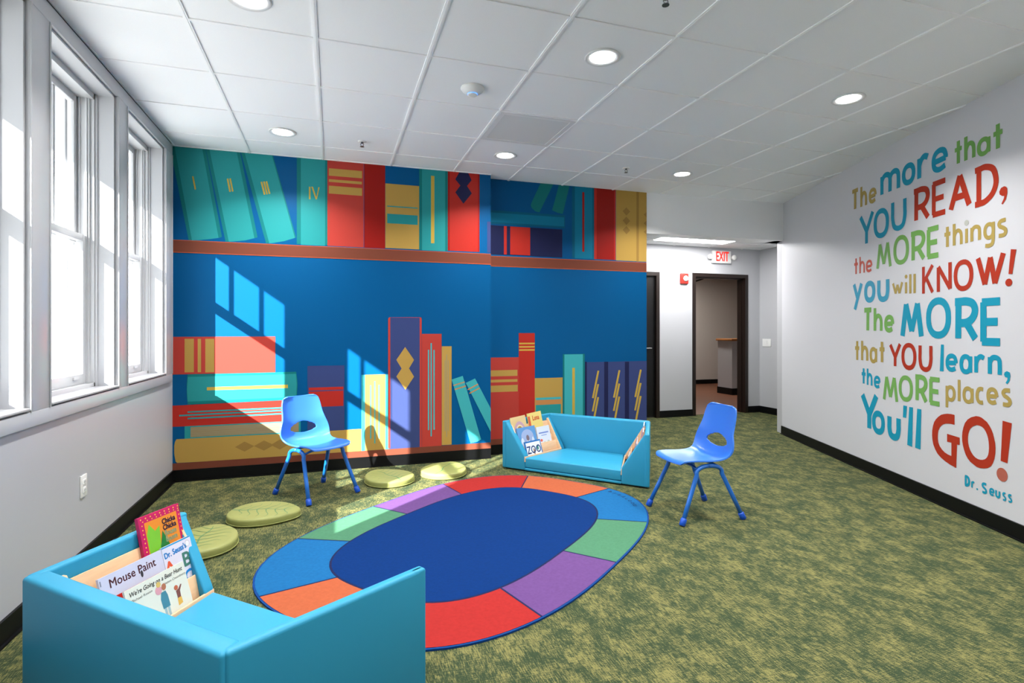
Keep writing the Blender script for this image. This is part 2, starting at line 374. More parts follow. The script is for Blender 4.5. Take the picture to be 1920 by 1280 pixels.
# ------------------------------------------------------------ murals
# wall coordinates (metres along the wall, height) of the printed shapes and letters
MURAL_1 = [
  ('teal_dark', [(-1.312, 2.849), (-1.041, 2.845), (-0.915, 2.097), (-0.93, 2.088), (-1.003, 2.073), (-1.084, 2.06), (-1.17, 2.055)]),
  ('teal', [(-1.277, 2.853), (-1.066, 2.843), (-0.941, 2.086), (-1.003, 2.073), (-1.084, 2.06), (-1.145, 2.054)]),
  ('teal_dark', [(-1.041, 2.855), (-0.773, 2.85), (-0.632, 2.106), (-0.731, 2.075), (-0.815, 2.062), (-0.887, 2.056)]),
  ('teal', [(-1.013, 2.852), (-0.799, 2.847), (-0.658, 2.098), (-0.731, 2.075), (-0.815, 2.062), (-0.861, 2.057)]),
  ('teal_dark', [(-0.768, 2.854), (-0.509, 2.85), (-0.315, 2.123), (-0.416, 2.084), (-0.504, 2.064), (-0.564, 2.058)]),
  ('teal', [(-0.739, 2.857), (-0.517, 2.849), (-0.325, 2.118), (-0.416, 2.084), (-0.504, 2.064), (-0.537, 2.059)]),
  ('gold_bright', [(-1.144, 2.6), (-1.133, 2.604), (-1.113, 2.493), (-1.124, 2.489)]),
  ('gold_bright', [(-0.877, 2.603), (-0.865, 2.608), (-0.845, 2.494), (-0.857, 2.49)]),
  ('gold_bright', [(-0.856, 2.606), (-0.845, 2.611), (-0.824, 2.498), (-0.836, 2.494)]),
  ('gold_bright', [(-0.608, 2.598), (-0.595, 2.603), (-0.569, 2.491), (-0.582, 2.487)]),
  ('gold_bright', [(-0.587, 2.602), (-0.574, 2.607), (-0.548, 2.495), (-0.561, 2.491)]),
  ('gold_bright', [(-0.567, 2.605), (-0.554, 2.611), (-0.528, 2.501), (-0.541, 2.496)]),
  ('teal_dark', [(-0.309, 2.064), (-0.047, 2.064), (-0.047, 2.858), (-0.309, 2.858)]),
  ('teal', [(-0.275, 2.059), (-0.067, 2.059), (-0.067, 2.861), (-0.275, 2.861)]),
  ('gold_bright', [(-0.206, 2.589), (-0.193, 2.589), (-0.193, 2.475), (-0.206, 2.476)]),
  ('gold_bright', [(-0.186, 2.591), (-0.172, 2.591), (-0.142, 2.497), (-0.126, 2.591), (-0.115, 2.591), (-0.138, 2.479), (-0.149, 2.479)]),
  ('red_soft', [(-0.047, 2.06), (0.274, 2.06), (0.274, 2.872), (-0.047, 2.872)]),
  ('gold', [(-0.034, 2.705), (0.26, 2.705), (0.26, 2.773), (-0.034, 2.773)]),
  ('gold', [(-0.034, 2.648), (0.258, 2.648), (0.258, 2.673), (-0.034, 2.673)]),
  ('gold', [(-0.034, 2.541), (0.26, 2.541), (0.26, 2.613), (-0.034, 2.613)]),
  ('red_dark', [(0.278, 2.058), (0.471, 2.058), (0.471, 2.891), (0.278, 2.891)]),
  ('gold', [(0.473, 2.065), (0.793, 2.065), (0.793, 2.676), (0.473, 2.676)]),
  ('teal', [(0.49, 2.457), (0.778, 2.457), (0.778, 2.467), (0.49, 2.467)]),
  ('teal', [(0.49, 2.3), (0.778, 2.3), (0.778, 2.391), (0.49, 2.391)]),
  ('teal_dark', [(0.792, 2.06), (1.072, 2.06), (1.072, 2.864), (0.792, 2.864)]),
  ('teal', [(0.82, 2.059), (1.046, 2.059), (1.046, 2.866), (0.82, 2.866)]),
  ('gold_bright', [(0.907, 2.131), (0.94, 2.131), (0.94, 2.786), (0.907, 2.786)]),
  ('red_dark', [(1.072, 2.066), (1.393, 2.066), (1.393, 2.877), (1.072, 2.877)]),
  ('red', [(1.091, 2.066), (1.379, 2.066), (1.379, 2.878), (1.091, 2.878)]),
  ('navy', [(1.189, 2.848), (1.276, 2.851), (1.312, 2.777), (1.266, 2.716), (1.315, 2.647), (1.229, 2.537), (1.147, 2.644), (1.198, 2.714), (1.147, 2.772)]),
  ('purple', [(1.473, 2.066), (1.538, 2.066), (1.538, 2.375), (1.473, 2.375)]),
  ('red_soft', [(-1.314, 0.911), (-0.488, 0.911), (-0.488, 1.23), (-1.314, 1.23)]),
  ('gold', [(-1.2, 0.927), (-1.13, 0.927), (-1.13, 1.213), (-1.2, 1.213)]),
  ('gold', [(-1.101, 0.926), (-1.075, 0.926), (-1.075, 1.212), (-1.101, 1.212)]),
  ('gold', [(-1.043, 0.923), (-0.974, 0.923), (-0.974, 1.212), (-1.043, 1.212)]),
  ('teal_dark', [(-1.177, 0.909), (-0.488, 0.911), (-0.314, 0.912), (-0.305, 0.847), (-0.302, 0.786), (-0.31, 0.66), (-1.177, 0.652), (-1.183, 0.735), (-1.184, 0.826)]),
  ('teal', [(-1.175, 0.888), (-0.488, 0.89), (-0.316, 0.893), (-0.309, 0.799), (-0.314, 0.684), (-1.177, 0.677), (-1.182, 0.78)]),
  ('gold_bright', [(-1.031, 0.795), (-0.383, 0.797), (-0.383, 0.767), (-1.031, 0.768)]),
  ('red', [(-1.314, 0.647), (-0.305, 0.659), (-0.305, 0.467), (-1.314, 0.468)]),
  ('teal', [(-1.177, 0.594), (-0.394, 0.598), (-0.394, 0.584), (-1.177, 0.582)]),
  ('teal', [(-1.24, 0.567), (-0.394, 0.575), (-0.394, 0.562), (-1.24, 0.554)]),
  ('teal', [(-1.177, 0.539), (-0.394, 0.546), (-0.394, 0.533), (-1.177, 0.526)]),
  ('teal', [(-1.2, 0.468), (-0.276, 0.469), (-0.276, 0.357), (-1.2, 0.36)]),
  ('page', [(-1.155, 0.458), (-0.293, 0.461), (-0.293, 0.369), (-1.155, 0.371)]),
  ('gold_dark', [(-1.155, 0.452), (-0.293, 0.454), (-0.293, 0.452), (-1.155, 0.449)]),
  ('gold_dark', [(-1.155, 0.441), (-0.293, 0.443), (-0.293, 0.441), (-1.155, 0.439)]),
  ('gold_dark', [(-1.155, 0.431), (-0.293, 0.432), (-0.293, 0.43), (-1.155, 0.429)]),
  ('gold_dark', [(-1.155, 0.421), (-0.293, 0.422), (-0.293, 0.419), (-1.155, 0.418)]),
  ('gold_dark', [(-1.155, 0.41), (-0.293, 0.411), (-0.293, 0.408), (-1.155, 0.408)]),
  ('gold_dark', [(-1.155, 0.4), (-0.293, 0.4), (-0.293, 0.397), (-1.155, 0.398)]),
  ('gold_dark', [(-1.155, 0.39), (-0.293, 0.389), (-0.293, 0.387), (-1.155, 0.388)]),
  ('gold_dark', [(-1.155, 0.38), (-0.293, 0.378), (-0.293, 0.376), (-1.155, 0.377)]),
  ('gold', [(-1.26, 0.362), (-0.248, 0.359), (0.23, 0.365), (0.256, 0.363), (0.263, 0.282), (0.258, 0.155), (0.099, 0.146), (-1.255, 0.16), (-1.267, 0.174), (-1.277, 0.241), (-1.277, 0.308), (-1.271, 0.342)]),
  ('gold_dark', [(-0.812, 0.265), (-0.736, 0.309), (-0.659, 0.264), (-0.736, 0.22)]),
  ('gold_dark', [(-0.662, 0.264), (-0.58, 0.309), (-0.498, 0.263), (-0.58, 0.219)]),
  ('gold_dark', [(-0.526, 0.265), (-0.449, 0.31), (-0.372, 0.264), (-0.449, 0.219)]),
  ('purple', [(-0.218, 0.362), (0.102, 0.362), (0.102, 0.961), (-0.218, 0.961)]),
  ('red', [(-0.207, 0.737), (0.093, 0.737), (0.093, 0.764), (-0.207, 0.764)]),
  ('red', [(-0.207, 0.586), (0.093, 0.586), (0.093, 0.728), (-0.207, 0.728)]),
  ('teal_bright', [(0.254, 0.153), (0.505, 0.153), (0.505, 0.868), (0.254, 0.868)]),
  ('gold', [(0.287, 0.155), (0.473, 0.155), (0.473, 0.869), (0.287, 0.869)]),
  ('teal_bright', [(0.333, 0.267), (0.343, 0.267), (0.343, 0.769), (0.333, 0.769)]),
  ('teal_bright', [(0.371, 0.221), (0.381, 0.221), (0.381, 0.806), (0.371, 0.806)]),
  ('teal_bright', [(0.41, 0.266), (0.42, 0.266), (0.42, 0.77), (0.41, 0.77)]),
  ('red_soft', [(0.499, 0.166), (0.499, 1.394), (0.508, 1.407), (0.523, 1.409), (0.794, 1.411), (0.81, 1.409), (0.816, 1.396), (0.816, 0.155)]),
  ('purple', [(0.519, 0.151), (0.797, 0.151), (0.797, 1.407), (0.519, 1.407)]),
  ('gold', [(0.658, 1.125), (0.743, 1.0), (0.695, 0.919), (0.743, 0.839), (0.661, 0.715), (0.575, 0.844), (0.625, 0.92), (0.575, 1.003)]),
  ('red_soft', [(0.818, 0.152), (1.01, 0.152), (1.01, 1.25), (0.818, 1.25)]),
  ('teal_bright', [(0.876, 0.317), (0.889, 0.317), (0.889, 1.095), (0.876, 1.095)]),
  ('teal_bright', [(0.902, 0.255), (0.915, 0.255), (0.915, 1.16), (0.902, 1.16)]),
  ('teal_bright', [(0.93, 0.318), (0.943, 0.318), (0.943, 1.094), (0.93, 1.094)]),
  ('gold', [(1.012, 0.162), (1.11, 0.162), (1.11, 1.128), (1.012, 1.128)]),
  ('greyblue', [(1.042, 0.299), (1.047, 0.299), (1.047, 0.992), (1.042, 0.992)]),
  ('greyblue', [(1.058, 0.239), (1.063, 0.239), (1.063, 1.048), (1.058, 1.048)]),
  ('greyblue', [(1.074, 0.297), (1.079, 0.297), (1.079, 0.991), (1.074, 0.991)]),
  ('teal_bright', [(1.11, 0.801), (1.222, 0.834), (1.409, 0.195), (1.372, 0.174), (1.301, 0.162)]),
  ('teal_bright', [(1.252, 0.763), (1.347, 0.805), (1.531, 0.459), (1.531, 0.217), (1.515, 0.252)]),
  ('orange', [(1.126, 0.746), (1.24, 0.778), (1.243, 0.769), (1.128, 0.737)]),
  ('orange', [(1.138, 0.707), (1.252, 0.738), (1.255, 0.728), (1.142, 0.696)]),
  ('orange', [(1.27, 0.701), (1.376, 0.752), (1.38, 0.742), (1.275, 0.691)]),
  ('orange', [(1.287, 0.663), (1.393, 0.714), (1.398, 0.704), (1.293, 0.654)]),
]
MURAL_2 = [
  ('teal_dark', [(2.111, 2.87), (2.265, 2.883), (2.088, 2.537), (2.043, 2.545), (2.002, 2.578), (1.99, 2.605), (1.998, 2.634)]),
  ('teal_dark', [(2.319, 2.873), (2.446, 2.883), (2.358, 2.538), (2.296, 2.548), (2.234, 2.57)]),
  ('cyan_dark', [(1.493, 2.385), (2.383, 2.385), (2.383, 2.526), (1.493, 2.526)]),
  ('cyan', [(1.493, 2.405), (2.374, 2.405), (2.374, 2.502), (1.493, 2.502)]),
  ('navy', [(1.493, 2.067), (2.352, 2.067), (2.352, 2.37), (1.493, 2.37)]),
  ('red', [(1.693, 2.075), (1.724, 2.075), (1.724, 2.37), (1.693, 2.37)]),
  ('red', [(1.762, 2.076), (1.984, 2.076), (1.984, 2.369), (1.762, 2.369)]),
  ('cyan_dark', [(2.468, 2.068), (2.732, 2.068), (2.732, 2.885), (2.468, 2.885)]),
  ('cyan', [(2.5, 2.067), (2.711, 2.067), (2.711, 2.888), (2.5, 2.888)]),
  ('red_dark', [(2.589, 2.142), (2.614, 2.142), (2.614, 2.793), (2.589, 2.793)]),
  ('red', [(2.732, 2.067), (2.997, 2.067), (2.997, 2.893), (2.732, 2.893)]),
  ('red_dark', [(2.763, 2.067), (2.979, 2.067), (2.979, 2.895), (2.763, 2.895)]),
  ('gold', [(3.001, 2.063), (3.275, 2.063), (3.275, 2.885), (3.001, 2.885)]),
  ('gold_dark', [(3.261, 2.059), (3.296, 2.059), (3.296, 2.906), (3.261, 2.906)]),
  ('gold', [(3.292, 2.062), (3.431, 2.062), (3.431, 2.909), (3.292, 2.909)]),
  ('gold_dark', [(3.133, 2.664), (3.181, 2.619), (3.133, 2.571), (3.086, 2.619)]),
  ('gold_dark', [(3.133, 2.559), (3.181, 2.514), (3.133, 2.466), (3.086, 2.514)]),
  ('gold_dark', [(3.133, 2.454), (3.181, 2.409), (3.133, 2.361), (3.086, 2.409)]),
  ('gold_dark', [(3.399, 2.632), (3.399, 2.562), (3.354, 2.599)]),
  ('gold_dark', [(3.399, 2.533), (3.399, 2.464), (3.354, 2.5)]),
  ('gold_dark', [(3.399, 2.435), (3.399, 2.365), (3.354, 2.402)]),
  ('red_soft', [(1.522, 0.123), (1.856, 0.123), (1.856, 1.002), (1.522, 1.002)]),
  ('gold', [(1.522, 0.807), (1.841, 0.807), (1.841, 0.87), (1.522, 0.87)]),
  ('gold', [(1.522, 0.745), (1.841, 0.745), (1.841, 0.773), (1.522, 0.773)]),
  ('gold', [(1.522, 0.644), (1.844, 0.644), (1.844, 0.712), (1.522, 0.712)]),
  ('red', [(1.856, 0.112), (2.035, 0.112), (2.035, 1.255), (1.856, 1.255)]),
  ('gold_bright', [(1.859, 1.137), (2.035, 1.137), (2.035, 1.153), (1.859, 1.153)]),
  ('gold_bright', [(1.859, 1.102), (2.035, 1.102), (2.035, 1.118), (1.859, 1.118)]),
  ('gold_bright', [(1.859, 1.069), (2.035, 1.069), (2.035, 1.085), (1.859, 1.085)]),
  ('gold', [(2.035, 0.091), (2.355, 0.091), (2.355, 0.776), (2.035, 0.776)]),
  ('teal_bright', [(2.046, 0.542), (2.336, 0.542), (2.336, 0.568), (2.046, 0.568)]),
  ('teal', [(2.046, 0.39), (2.336, 0.39), (2.336, 0.494), (2.046, 0.494)]),
  ('orange', [(2.046, 0.491), (2.336, 0.491), (2.336, 0.543), (2.046, 0.543)]),
  ('teal_dark', [(2.358, 0.075), (2.618, 0.075), (2.618, 1.027), (2.358, 1.027)]),
  ('teal_bright', [(2.377, 0.076), (2.595, 0.076), (2.595, 1.023), (2.377, 1.023)]),
  ('gold_bright', [(2.469, 0.082), (2.5, 0.082), (2.5, 0.877), (2.469, 0.877)]),
  ('purple', [(2.624, 0.024), (3.413, 0.024), (3.413, 0.935), (2.624, 0.935)]),
  ('navy', [(2.621, 0.073), (2.643, 0.073), (2.643, 0.94), (2.621, 0.94)]),
  ('navy', [(2.855, 0.057), (2.904, 0.057), (2.904, 0.936), (2.855, 0.936)]),
  ('navy', [(3.113, 0.04), (3.166, 0.04), (3.166, 0.931), (3.113, 0.931)]),
  ('gold_bright', [(2.773, 0.84), (2.794, 0.837), (2.727, 0.537), (2.705, 0.541)]),
  ('gold_bright', [(2.77, 0.693), (2.792, 0.689), (2.724, 0.391), (2.703, 0.395)]),
  ('gold_bright', [(2.77, 0.55), (2.792, 0.545), (2.732, 0.266), (2.709, 0.267)]),
  ('gold_bright', [(3.034, 0.84), (3.056, 0.836), (2.987, 0.533), (2.964, 0.537)]),
  ('gold_bright', [(3.031, 0.691), (3.054, 0.687), (2.984, 0.385), (2.962, 0.389)]),
  ('gold_bright', [(3.031, 0.546), (3.054, 0.541), (2.992, 0.258), (2.969, 0.259)]),
  ('gold_bright', [(3.306, 0.84), (3.328, 0.836), (3.258, 0.529), (3.234, 0.533)]),
  ('gold_bright', [(3.302, 0.689), (3.327, 0.685), (3.254, 0.378), (3.232, 0.382)]),
  ('gold_bright', [(3.302, 0.542), (3.327, 0.537), (3.263, 0.25), (3.239, 0.251)]),
]
WORDS = [
  ('The', 'wgold', [('T', 1.566, 1.701, 2.41, 2.62, 0.039), ('h', 1.72, 1.828, 2.409, 2.627, 0.034), ('e', 1.855, 1.973, 2.418, 2.556, 0.033)]),
  ('more', 'wblue', [('m', 2.028, 2.298, 2.438, 2.64, 0.046), ('o', 2.321, 2.487, 2.452, 2.631, 0.044), ('r', 2.508, 2.653, 2.445, 2.648, 0.047), ('e', 2.67, 2.839, 2.454, 2.636, 0.042)]),
  ('that', 'wgreen', [('t', 2.9, 2.981, 2.448, 2.637, 0.03), ('h', 2.995, 3.097, 2.446, 2.641, 0.031), ('a', 3.109, 3.223, 2.444, 2.57, 0.031), ('t', 3.239, 3.326, 2.439, 2.629, 0.032)]),
  ('YOU', 'wblue', [('Y', 1.702, 1.938, 2.052, 2.354, 0.045), ('O', 1.929, 2.151, 2.087, 2.346, 0.045), ('U', 2.179, 2.379, 2.108, 2.378, 0.043)]),
  ('READ,', 'wred', [('R', 2.458, 2.651, 2.126, 2.401, 0.045), ('E', 2.673, 2.823, 2.131, 2.401, 0.041), ('A', 2.849, 3.061, 2.138, 2.402, 0.046), ('D', 3.082, 3.289, 2.114, 2.386, 0.041), ('poly', [(3.331, 2.2), (3.307, 2.195), (3.293, 2.174), (3.297, 2.155), (3.317, 2.141), (3.333, 2.138), (3.329, 2.123), (3.31, 2.093), (3.32, 2.087), (3.345, 2.114), (3.356, 2.153), (3.355, 2.18), (3.345, 2.194)])]),
  ('the', 'wred2', [('t', 1.613, 1.686, 1.801, 1.974, 0.026), ('h', 1.705, 1.792, 1.802, 1.977, 0.023), ('e', 1.81, 1.909, 1.808, 1.922, 0.024)]),
  ('MORE', 'wgreen', [('M', 1.969, 2.186, 1.817, 2.055, 0.035), ('O', 2.21, 2.41, 1.824, 2.067, 0.038), ('R', 2.425, 2.602, 1.819, 2.069, 0.041), ('E', 2.617, 2.753, 1.826, 2.07, 0.04)]),
  ('things', 'wgold', [('t', 2.797, 2.872, 1.876, 2.05, 0.029), ('h', 2.887, 2.982, 1.876, 2.057, 0.027), ('dot', 3.017, 2.029, 0.02, 0.02, 'wgrey'), ('l', 3.004, 3.03, 1.88, 1.998, 0.026), ('n', 3.051, 3.145, 1.879, 2.0, 0.027), ('g', 3.164, 3.259, 1.829, 2.0, 0.026), ('s', 3.276, 3.357, 1.878, 1.999, 0.026)]),
  ('you', 'wblue2', [('y', 1.593, 1.76, 1.463, 1.736, 0.044), ('o', 1.782, 1.956, 1.533, 1.732, 0.048), ('U', 1.982, 2.155, 1.529, 1.745, 0.048)]),
  ('will', 'wgold', [('w', 2.192, 2.337, 1.579, 1.688, 0.025), ('dot', 2.374, 1.72, 0.017, 0.016), ('l', 2.359, 2.387, 1.574, 1.685, 0.028), ('l', 2.412, 2.44, 1.572, 1.742, 0.028), ('l', 2.463, 2.492, 1.57, 1.74, 0.029)]),
  ('KNOW!', 'wred', [('K', 2.564, 2.696, 1.561, 1.783, 0.031), ('N', 2.725, 2.878, 1.561, 1.782, 0.034), ('O', 2.896, 3.078, 1.56, 1.78, 0.035), ('W', 3.099, 3.344, 1.568, 1.783, 0.039), ('poly', [(3.382, 1.793), (3.422, 1.786), (3.392, 1.637), (3.364, 1.641)]), ('dot', 3.366, 1.587, 0.026, 0.024)]),
  ('The', 'wgreen', [('T', 1.763, 1.916, 1.262, 1.491, 0.044), ('h', 1.929, 2.06, 1.262, 1.501, 0.039), ('e', 2.085, 2.219, 1.266, 1.418, 0.039)]),
  ('MORE', 'wblue', [('M', 2.3, 2.584, 1.221, 1.529, 0.056), ('O', 2.609, 2.871, 1.224, 1.531, 0.053), ('R', 2.894, 3.121, 1.201, 1.515, 0.057), ('E', 3.138, 3.313, 1.185, 1.499, 0.052)]),
  ('that', 'wgold', [('t', 1.624, 1.713, 0.99, 1.201, 0.035), ('h', 1.732, 1.848, 0.992, 1.206, 0.035), ('a', 1.868, 1.982, 0.991, 1.137, 0.034), ('t', 2.008, 2.097, 0.991, 1.204, 0.036)]),
  ('YOU', 'wred', [('Y', 2.151, 2.314, 0.969, 1.181, 0.035), ('O', 2.315, 2.499, 0.966, 1.185, 0.037), ('U', 2.523, 2.68, 0.967, 1.186, 0.036)]),
  ('learn,', 'wblue', [('poly', [(2.769, 1.182), (2.799, 1.181), (2.796, 0.985), (2.757, 0.985)]), ('e', 2.816, 2.934, 0.988, 1.12, 0.033), ('a', 2.951, 3.068, 0.982, 1.122, 0.034), ('r', 3.086, 3.186, 0.985, 1.128, 0.033), ('n', 3.201, 3.314, 0.985, 1.128, 0.034), ('poly', [(3.353, 1.03), (3.335, 1.021), (3.33, 1.007), (3.337, 0.992), (3.357, 0.988), (3.356, 0.975), (3.342, 0.955), (3.354, 0.947), (3.373, 0.971), (3.378, 1.0), (3.375, 1.022)])]),
  ('the', 'wblue', [('t', 1.735, 1.813, 0.782, 0.951, 0.03), ('h', 1.824, 1.912, 0.777, 0.952, 0.027), ('e', 1.933, 2.03, 0.774, 0.886, 0.027)]),
  ('MORE', 'wgreen', [('M', 2.064, 2.274, 0.681, 0.909, 0.036), ('O', 2.28, 2.457, 0.708, 0.921, 0.036), ('R', 2.476, 2.626, 0.719, 0.941, 0.039), ('E', 2.644, 2.764, 0.722, 0.936, 0.036)]),
  ('places', 'wgold', [('p', 2.816, 2.915, 0.72, 0.894, 0.027), ('l', 2.934, 2.963, 0.779, 0.946, 0.027), ('a', 2.98, 3.08, 0.78, 0.9, 0.027), ('c', 3.097, 3.175, 0.791, 0.909, 0.027), ('e', 3.19, 3.285, 0.801, 0.916, 0.027), ('s', 3.308, 3.39, 0.803, 0.922, 0.027)]),
  ("You'll", 'wblue', [('Y', 1.724, 2.002, 0.37, 0.724, 0.063), ('o', 1.905, 2.094, 0.371, 0.581, 0.052), ('U', 2.128, 2.306, 0.363, 0.585, 0.057), ('poly', [(2.34, 0.674), (2.385, 0.675), (2.374, 0.577), (2.334, 0.576)]), ('poly', [(2.412, 0.672), (2.458, 0.674), (2.45, 0.359), (2.388, 0.363)]), ('poly', [(2.508, 0.672), (2.556, 0.673), (2.547, 0.359), (2.484, 0.361)])]),
  ('GO!', 'wred', [('poly', [(2.905, 0.684), (2.87, 0.685), (2.833, 0.682), (2.799, 0.674), (2.772, 0.665), (2.741, 0.645), (2.717, 0.624), (2.697, 0.598), (2.685, 0.568), (2.677, 0.532), (2.675, 0.498), (2.679, 0.462), (2.689, 0.428), (2.708, 0.397), (2.733, 0.37), (2.768, 0.349), (2.81, 0.333), (2.863, 0.319), (2.921, 0.311), (2.929, 0.478), (2.954, 0.48), (2.954, 0.532), (2.831, 0.536), (2.831, 0.479), (2.874, 0.48), (2.874, 0.385), (2.84, 0.388), (2.81, 0.395), (2.781, 0.41), (2.756, 0.431), (2.742, 0.455), (2.737, 0.482), (2.737, 0.51), (2.742, 0.542), (2.755, 0.566), (2.772, 0.584), (2.791, 0.597), (2.818, 0.607), (2.848, 0.612), (2.877, 0.614), (2.905, 0.613)]), ('ring', [(3.102, 0.707), (3.059, 0.692), (3.026, 0.671), (3.002, 0.643), (2.988, 0.61), (2.979, 0.577), (2.976, 0.545), (2.977, 0.514), (2.984, 0.484), (2.995, 0.454), (3.008, 0.427), (3.028, 0.403), (3.052, 0.385), (3.105, 0.365), (3.138, 0.364), (3.169, 0.37), (3.2, 0.38), (3.225, 0.398), (3.243, 0.423), (3.255, 0.454), (3.262, 0.489), (3.264, 0.524), (3.261, 0.557), (3.252, 0.589), (3.243, 0.616), (3.231, 0.639), (3.215, 0.661), (3.194, 0.682), (3.15, 0.704), (3.128, 0.708)], [(3.109, 0.647), (3.086, 0.639), (3.066, 0.628), (3.049, 0.611), (3.038, 0.588), (3.031, 0.564), (3.029, 0.54), (3.031, 0.515), (3.038, 0.49), (3.048, 0.468), (3.063, 0.449), (3.081, 0.433), (3.102, 0.423), (3.125, 0.419), (3.15, 0.422), (3.172, 0.429), (3.191, 0.444), (3.202, 0.461), (3.208, 0.482), (3.211, 0.51), (3.21, 0.536), (3.207, 0.564), (3.2, 0.589), (3.19, 0.61), (3.175, 0.629), (3.162, 0.64), (3.144, 0.646), (3.128, 0.648)]), ('poly', [(3.319, 0.712), (3.389, 0.707), (3.356, 0.449), (3.304, 0.453)]), ('dot', 3.315, 0.367, 0.043, 0.043, 'wred3')]),
  ('Dr. Seuss', 'wblue', [('D', 2.995, 3.05, 0.206, 0.285, 0.019), ('r', 3.059, 3.092, 0.207, 0.261, 0.013), ('dot', 3.112, 0.216, 0.008, 0.007), ('S', 3.148, 3.197, 0.203, 0.278, 0.016), ('e', 3.213, 3.256, 0.207, 0.259, 0.013), ('U', 3.261, 3.302, 0.207, 0.262, 0.014), ('s', 3.316, 3.348, 0.205, 0.261, 0.012), ('s', 3.359, 3.393, 0.208, 0.262, 0.012)]),
]
def earclip_face(bm, pts3, mi):
    vs = [bm.verts.new(p) for p in pts3]
    try:
        f = bm.faces.new(vs)
    except ValueError: return
    f.material_index = mi; f.normal_update()
    if len(vs) > 4: bmesh.ops.triangulate(bm, faces=[f], ngon_method='EAR_CLIP')
def clip(poly, x0, x1, z0, z1):
    def cl(P, f, g):
        out = []
        for i in range(len(P)):
            a, b = P[i], P[(i+1) % len(P)]; fa, fb = f(a), f(b)
            if fa >= 0: out.append(a)
            if (fa >= 0) != (fb >= 0):
                t = fa/(fa-fb); out.append((a[0]+(b[0]-a[0])*t, a[1]+(b[1]-a[1])*t))
        return out
    P = list(poly)
    for f in (lambda p: p[0]-x0, lambda p: x1-p[0], lambda p: p[1]-z0, lambda p: z1-p[1]):
        P = cl(P, f, None)
        if len(P) < 3: return []
    return P
def mural(name, label, x0, x1, Y, shapes):
    cols = ['blue', 'shelf', 'shelf_line']+sorted({c for c, _ in shapes}-{'blue', 'shelf', 'shelf_line'})
    bm = bmesh.new(); lay = [0]
    def put(c, pts):
        y = Y-.003-lay[0]*.00004; lay[0] += 1
        earclip_face(bm, [(p[0], y, p[1]) for p in pts], cols.index(c))
    box(bm, (x0, Y-.0029, .098), (x1, Y-.0002, HC-.001), 0)
    for c, pts in shapes:
        zc = sum(p[1] for p in pts)/len(pts)
        q = clip(pts, x0, x1, .158 if zc < 1.5 else 2.05, HC-.001)
        if q: put(c, q)
    for a, b, c in ((1.945, 2.053, 'shelf'), (1.945, 1.951, 'shelf_line'), (2.048, 2.053, 'shelf_line'), (.098, .158, 'shelf')):
        put(c, [(x0, a), (x1, a), (x1, b), (x0, b)])
    o = link_mesh(name, bm, [M['print_'+c] for c in cols], recalc=False)
    tag(o, label, 'mural'); return o
mural('book_mural', 'printed mural of giant books on shelves covering the projecting wall beside the windows', LX, 1.51, Y1, MURAL_1)
mural('book_mural', 'printed mural of giant books on shelves in the recess behind the two-seat sofa', 1.512, 3.393, Y2, MURAL_2)

# ------------------------------------------------------------ wall lettering
def smooth(P, n=6, closed=False):
    out = []; L = len(P)
    R = range(L if closed else L-1)
    for i in R:
        p0 = P[(i-1) % L] if closed or i > 0 else P[0]; p1 = P[i]; p2 = P[(i+1) % L]; p3 = P[(i+2) % L] if closed or i+2 < L else P[-1]
        for k in range(n):
            t = k/n
            out.append(tuple(.5*((2*p1[j])+(-p0[j]+p2[j])*t+(2*p0[j]-5*p1[j]+4*p2[j]-p3[j])*t*t+(-p0[j]+3*p1[j]-3*p2[j]+p3[j])*t**3) for j in (0, 1)))
    if not closed: out.append(P[-1])
    return out
def ell(x0, x1, y0, y1, n=28, e=2.25):
    out = []
    for k in range(n):
        a = 2*math.pi*k/n; c, s = math.cos(a), math.sin(a)
        out.append(((x0+x1)/2+(x1-x0)/2*math.copysign(abs(c)**(2/e), c), (y0+y1)/2+(y1-y0)/2*math.copysign(abs(s)**(2/e), s)))
    return out
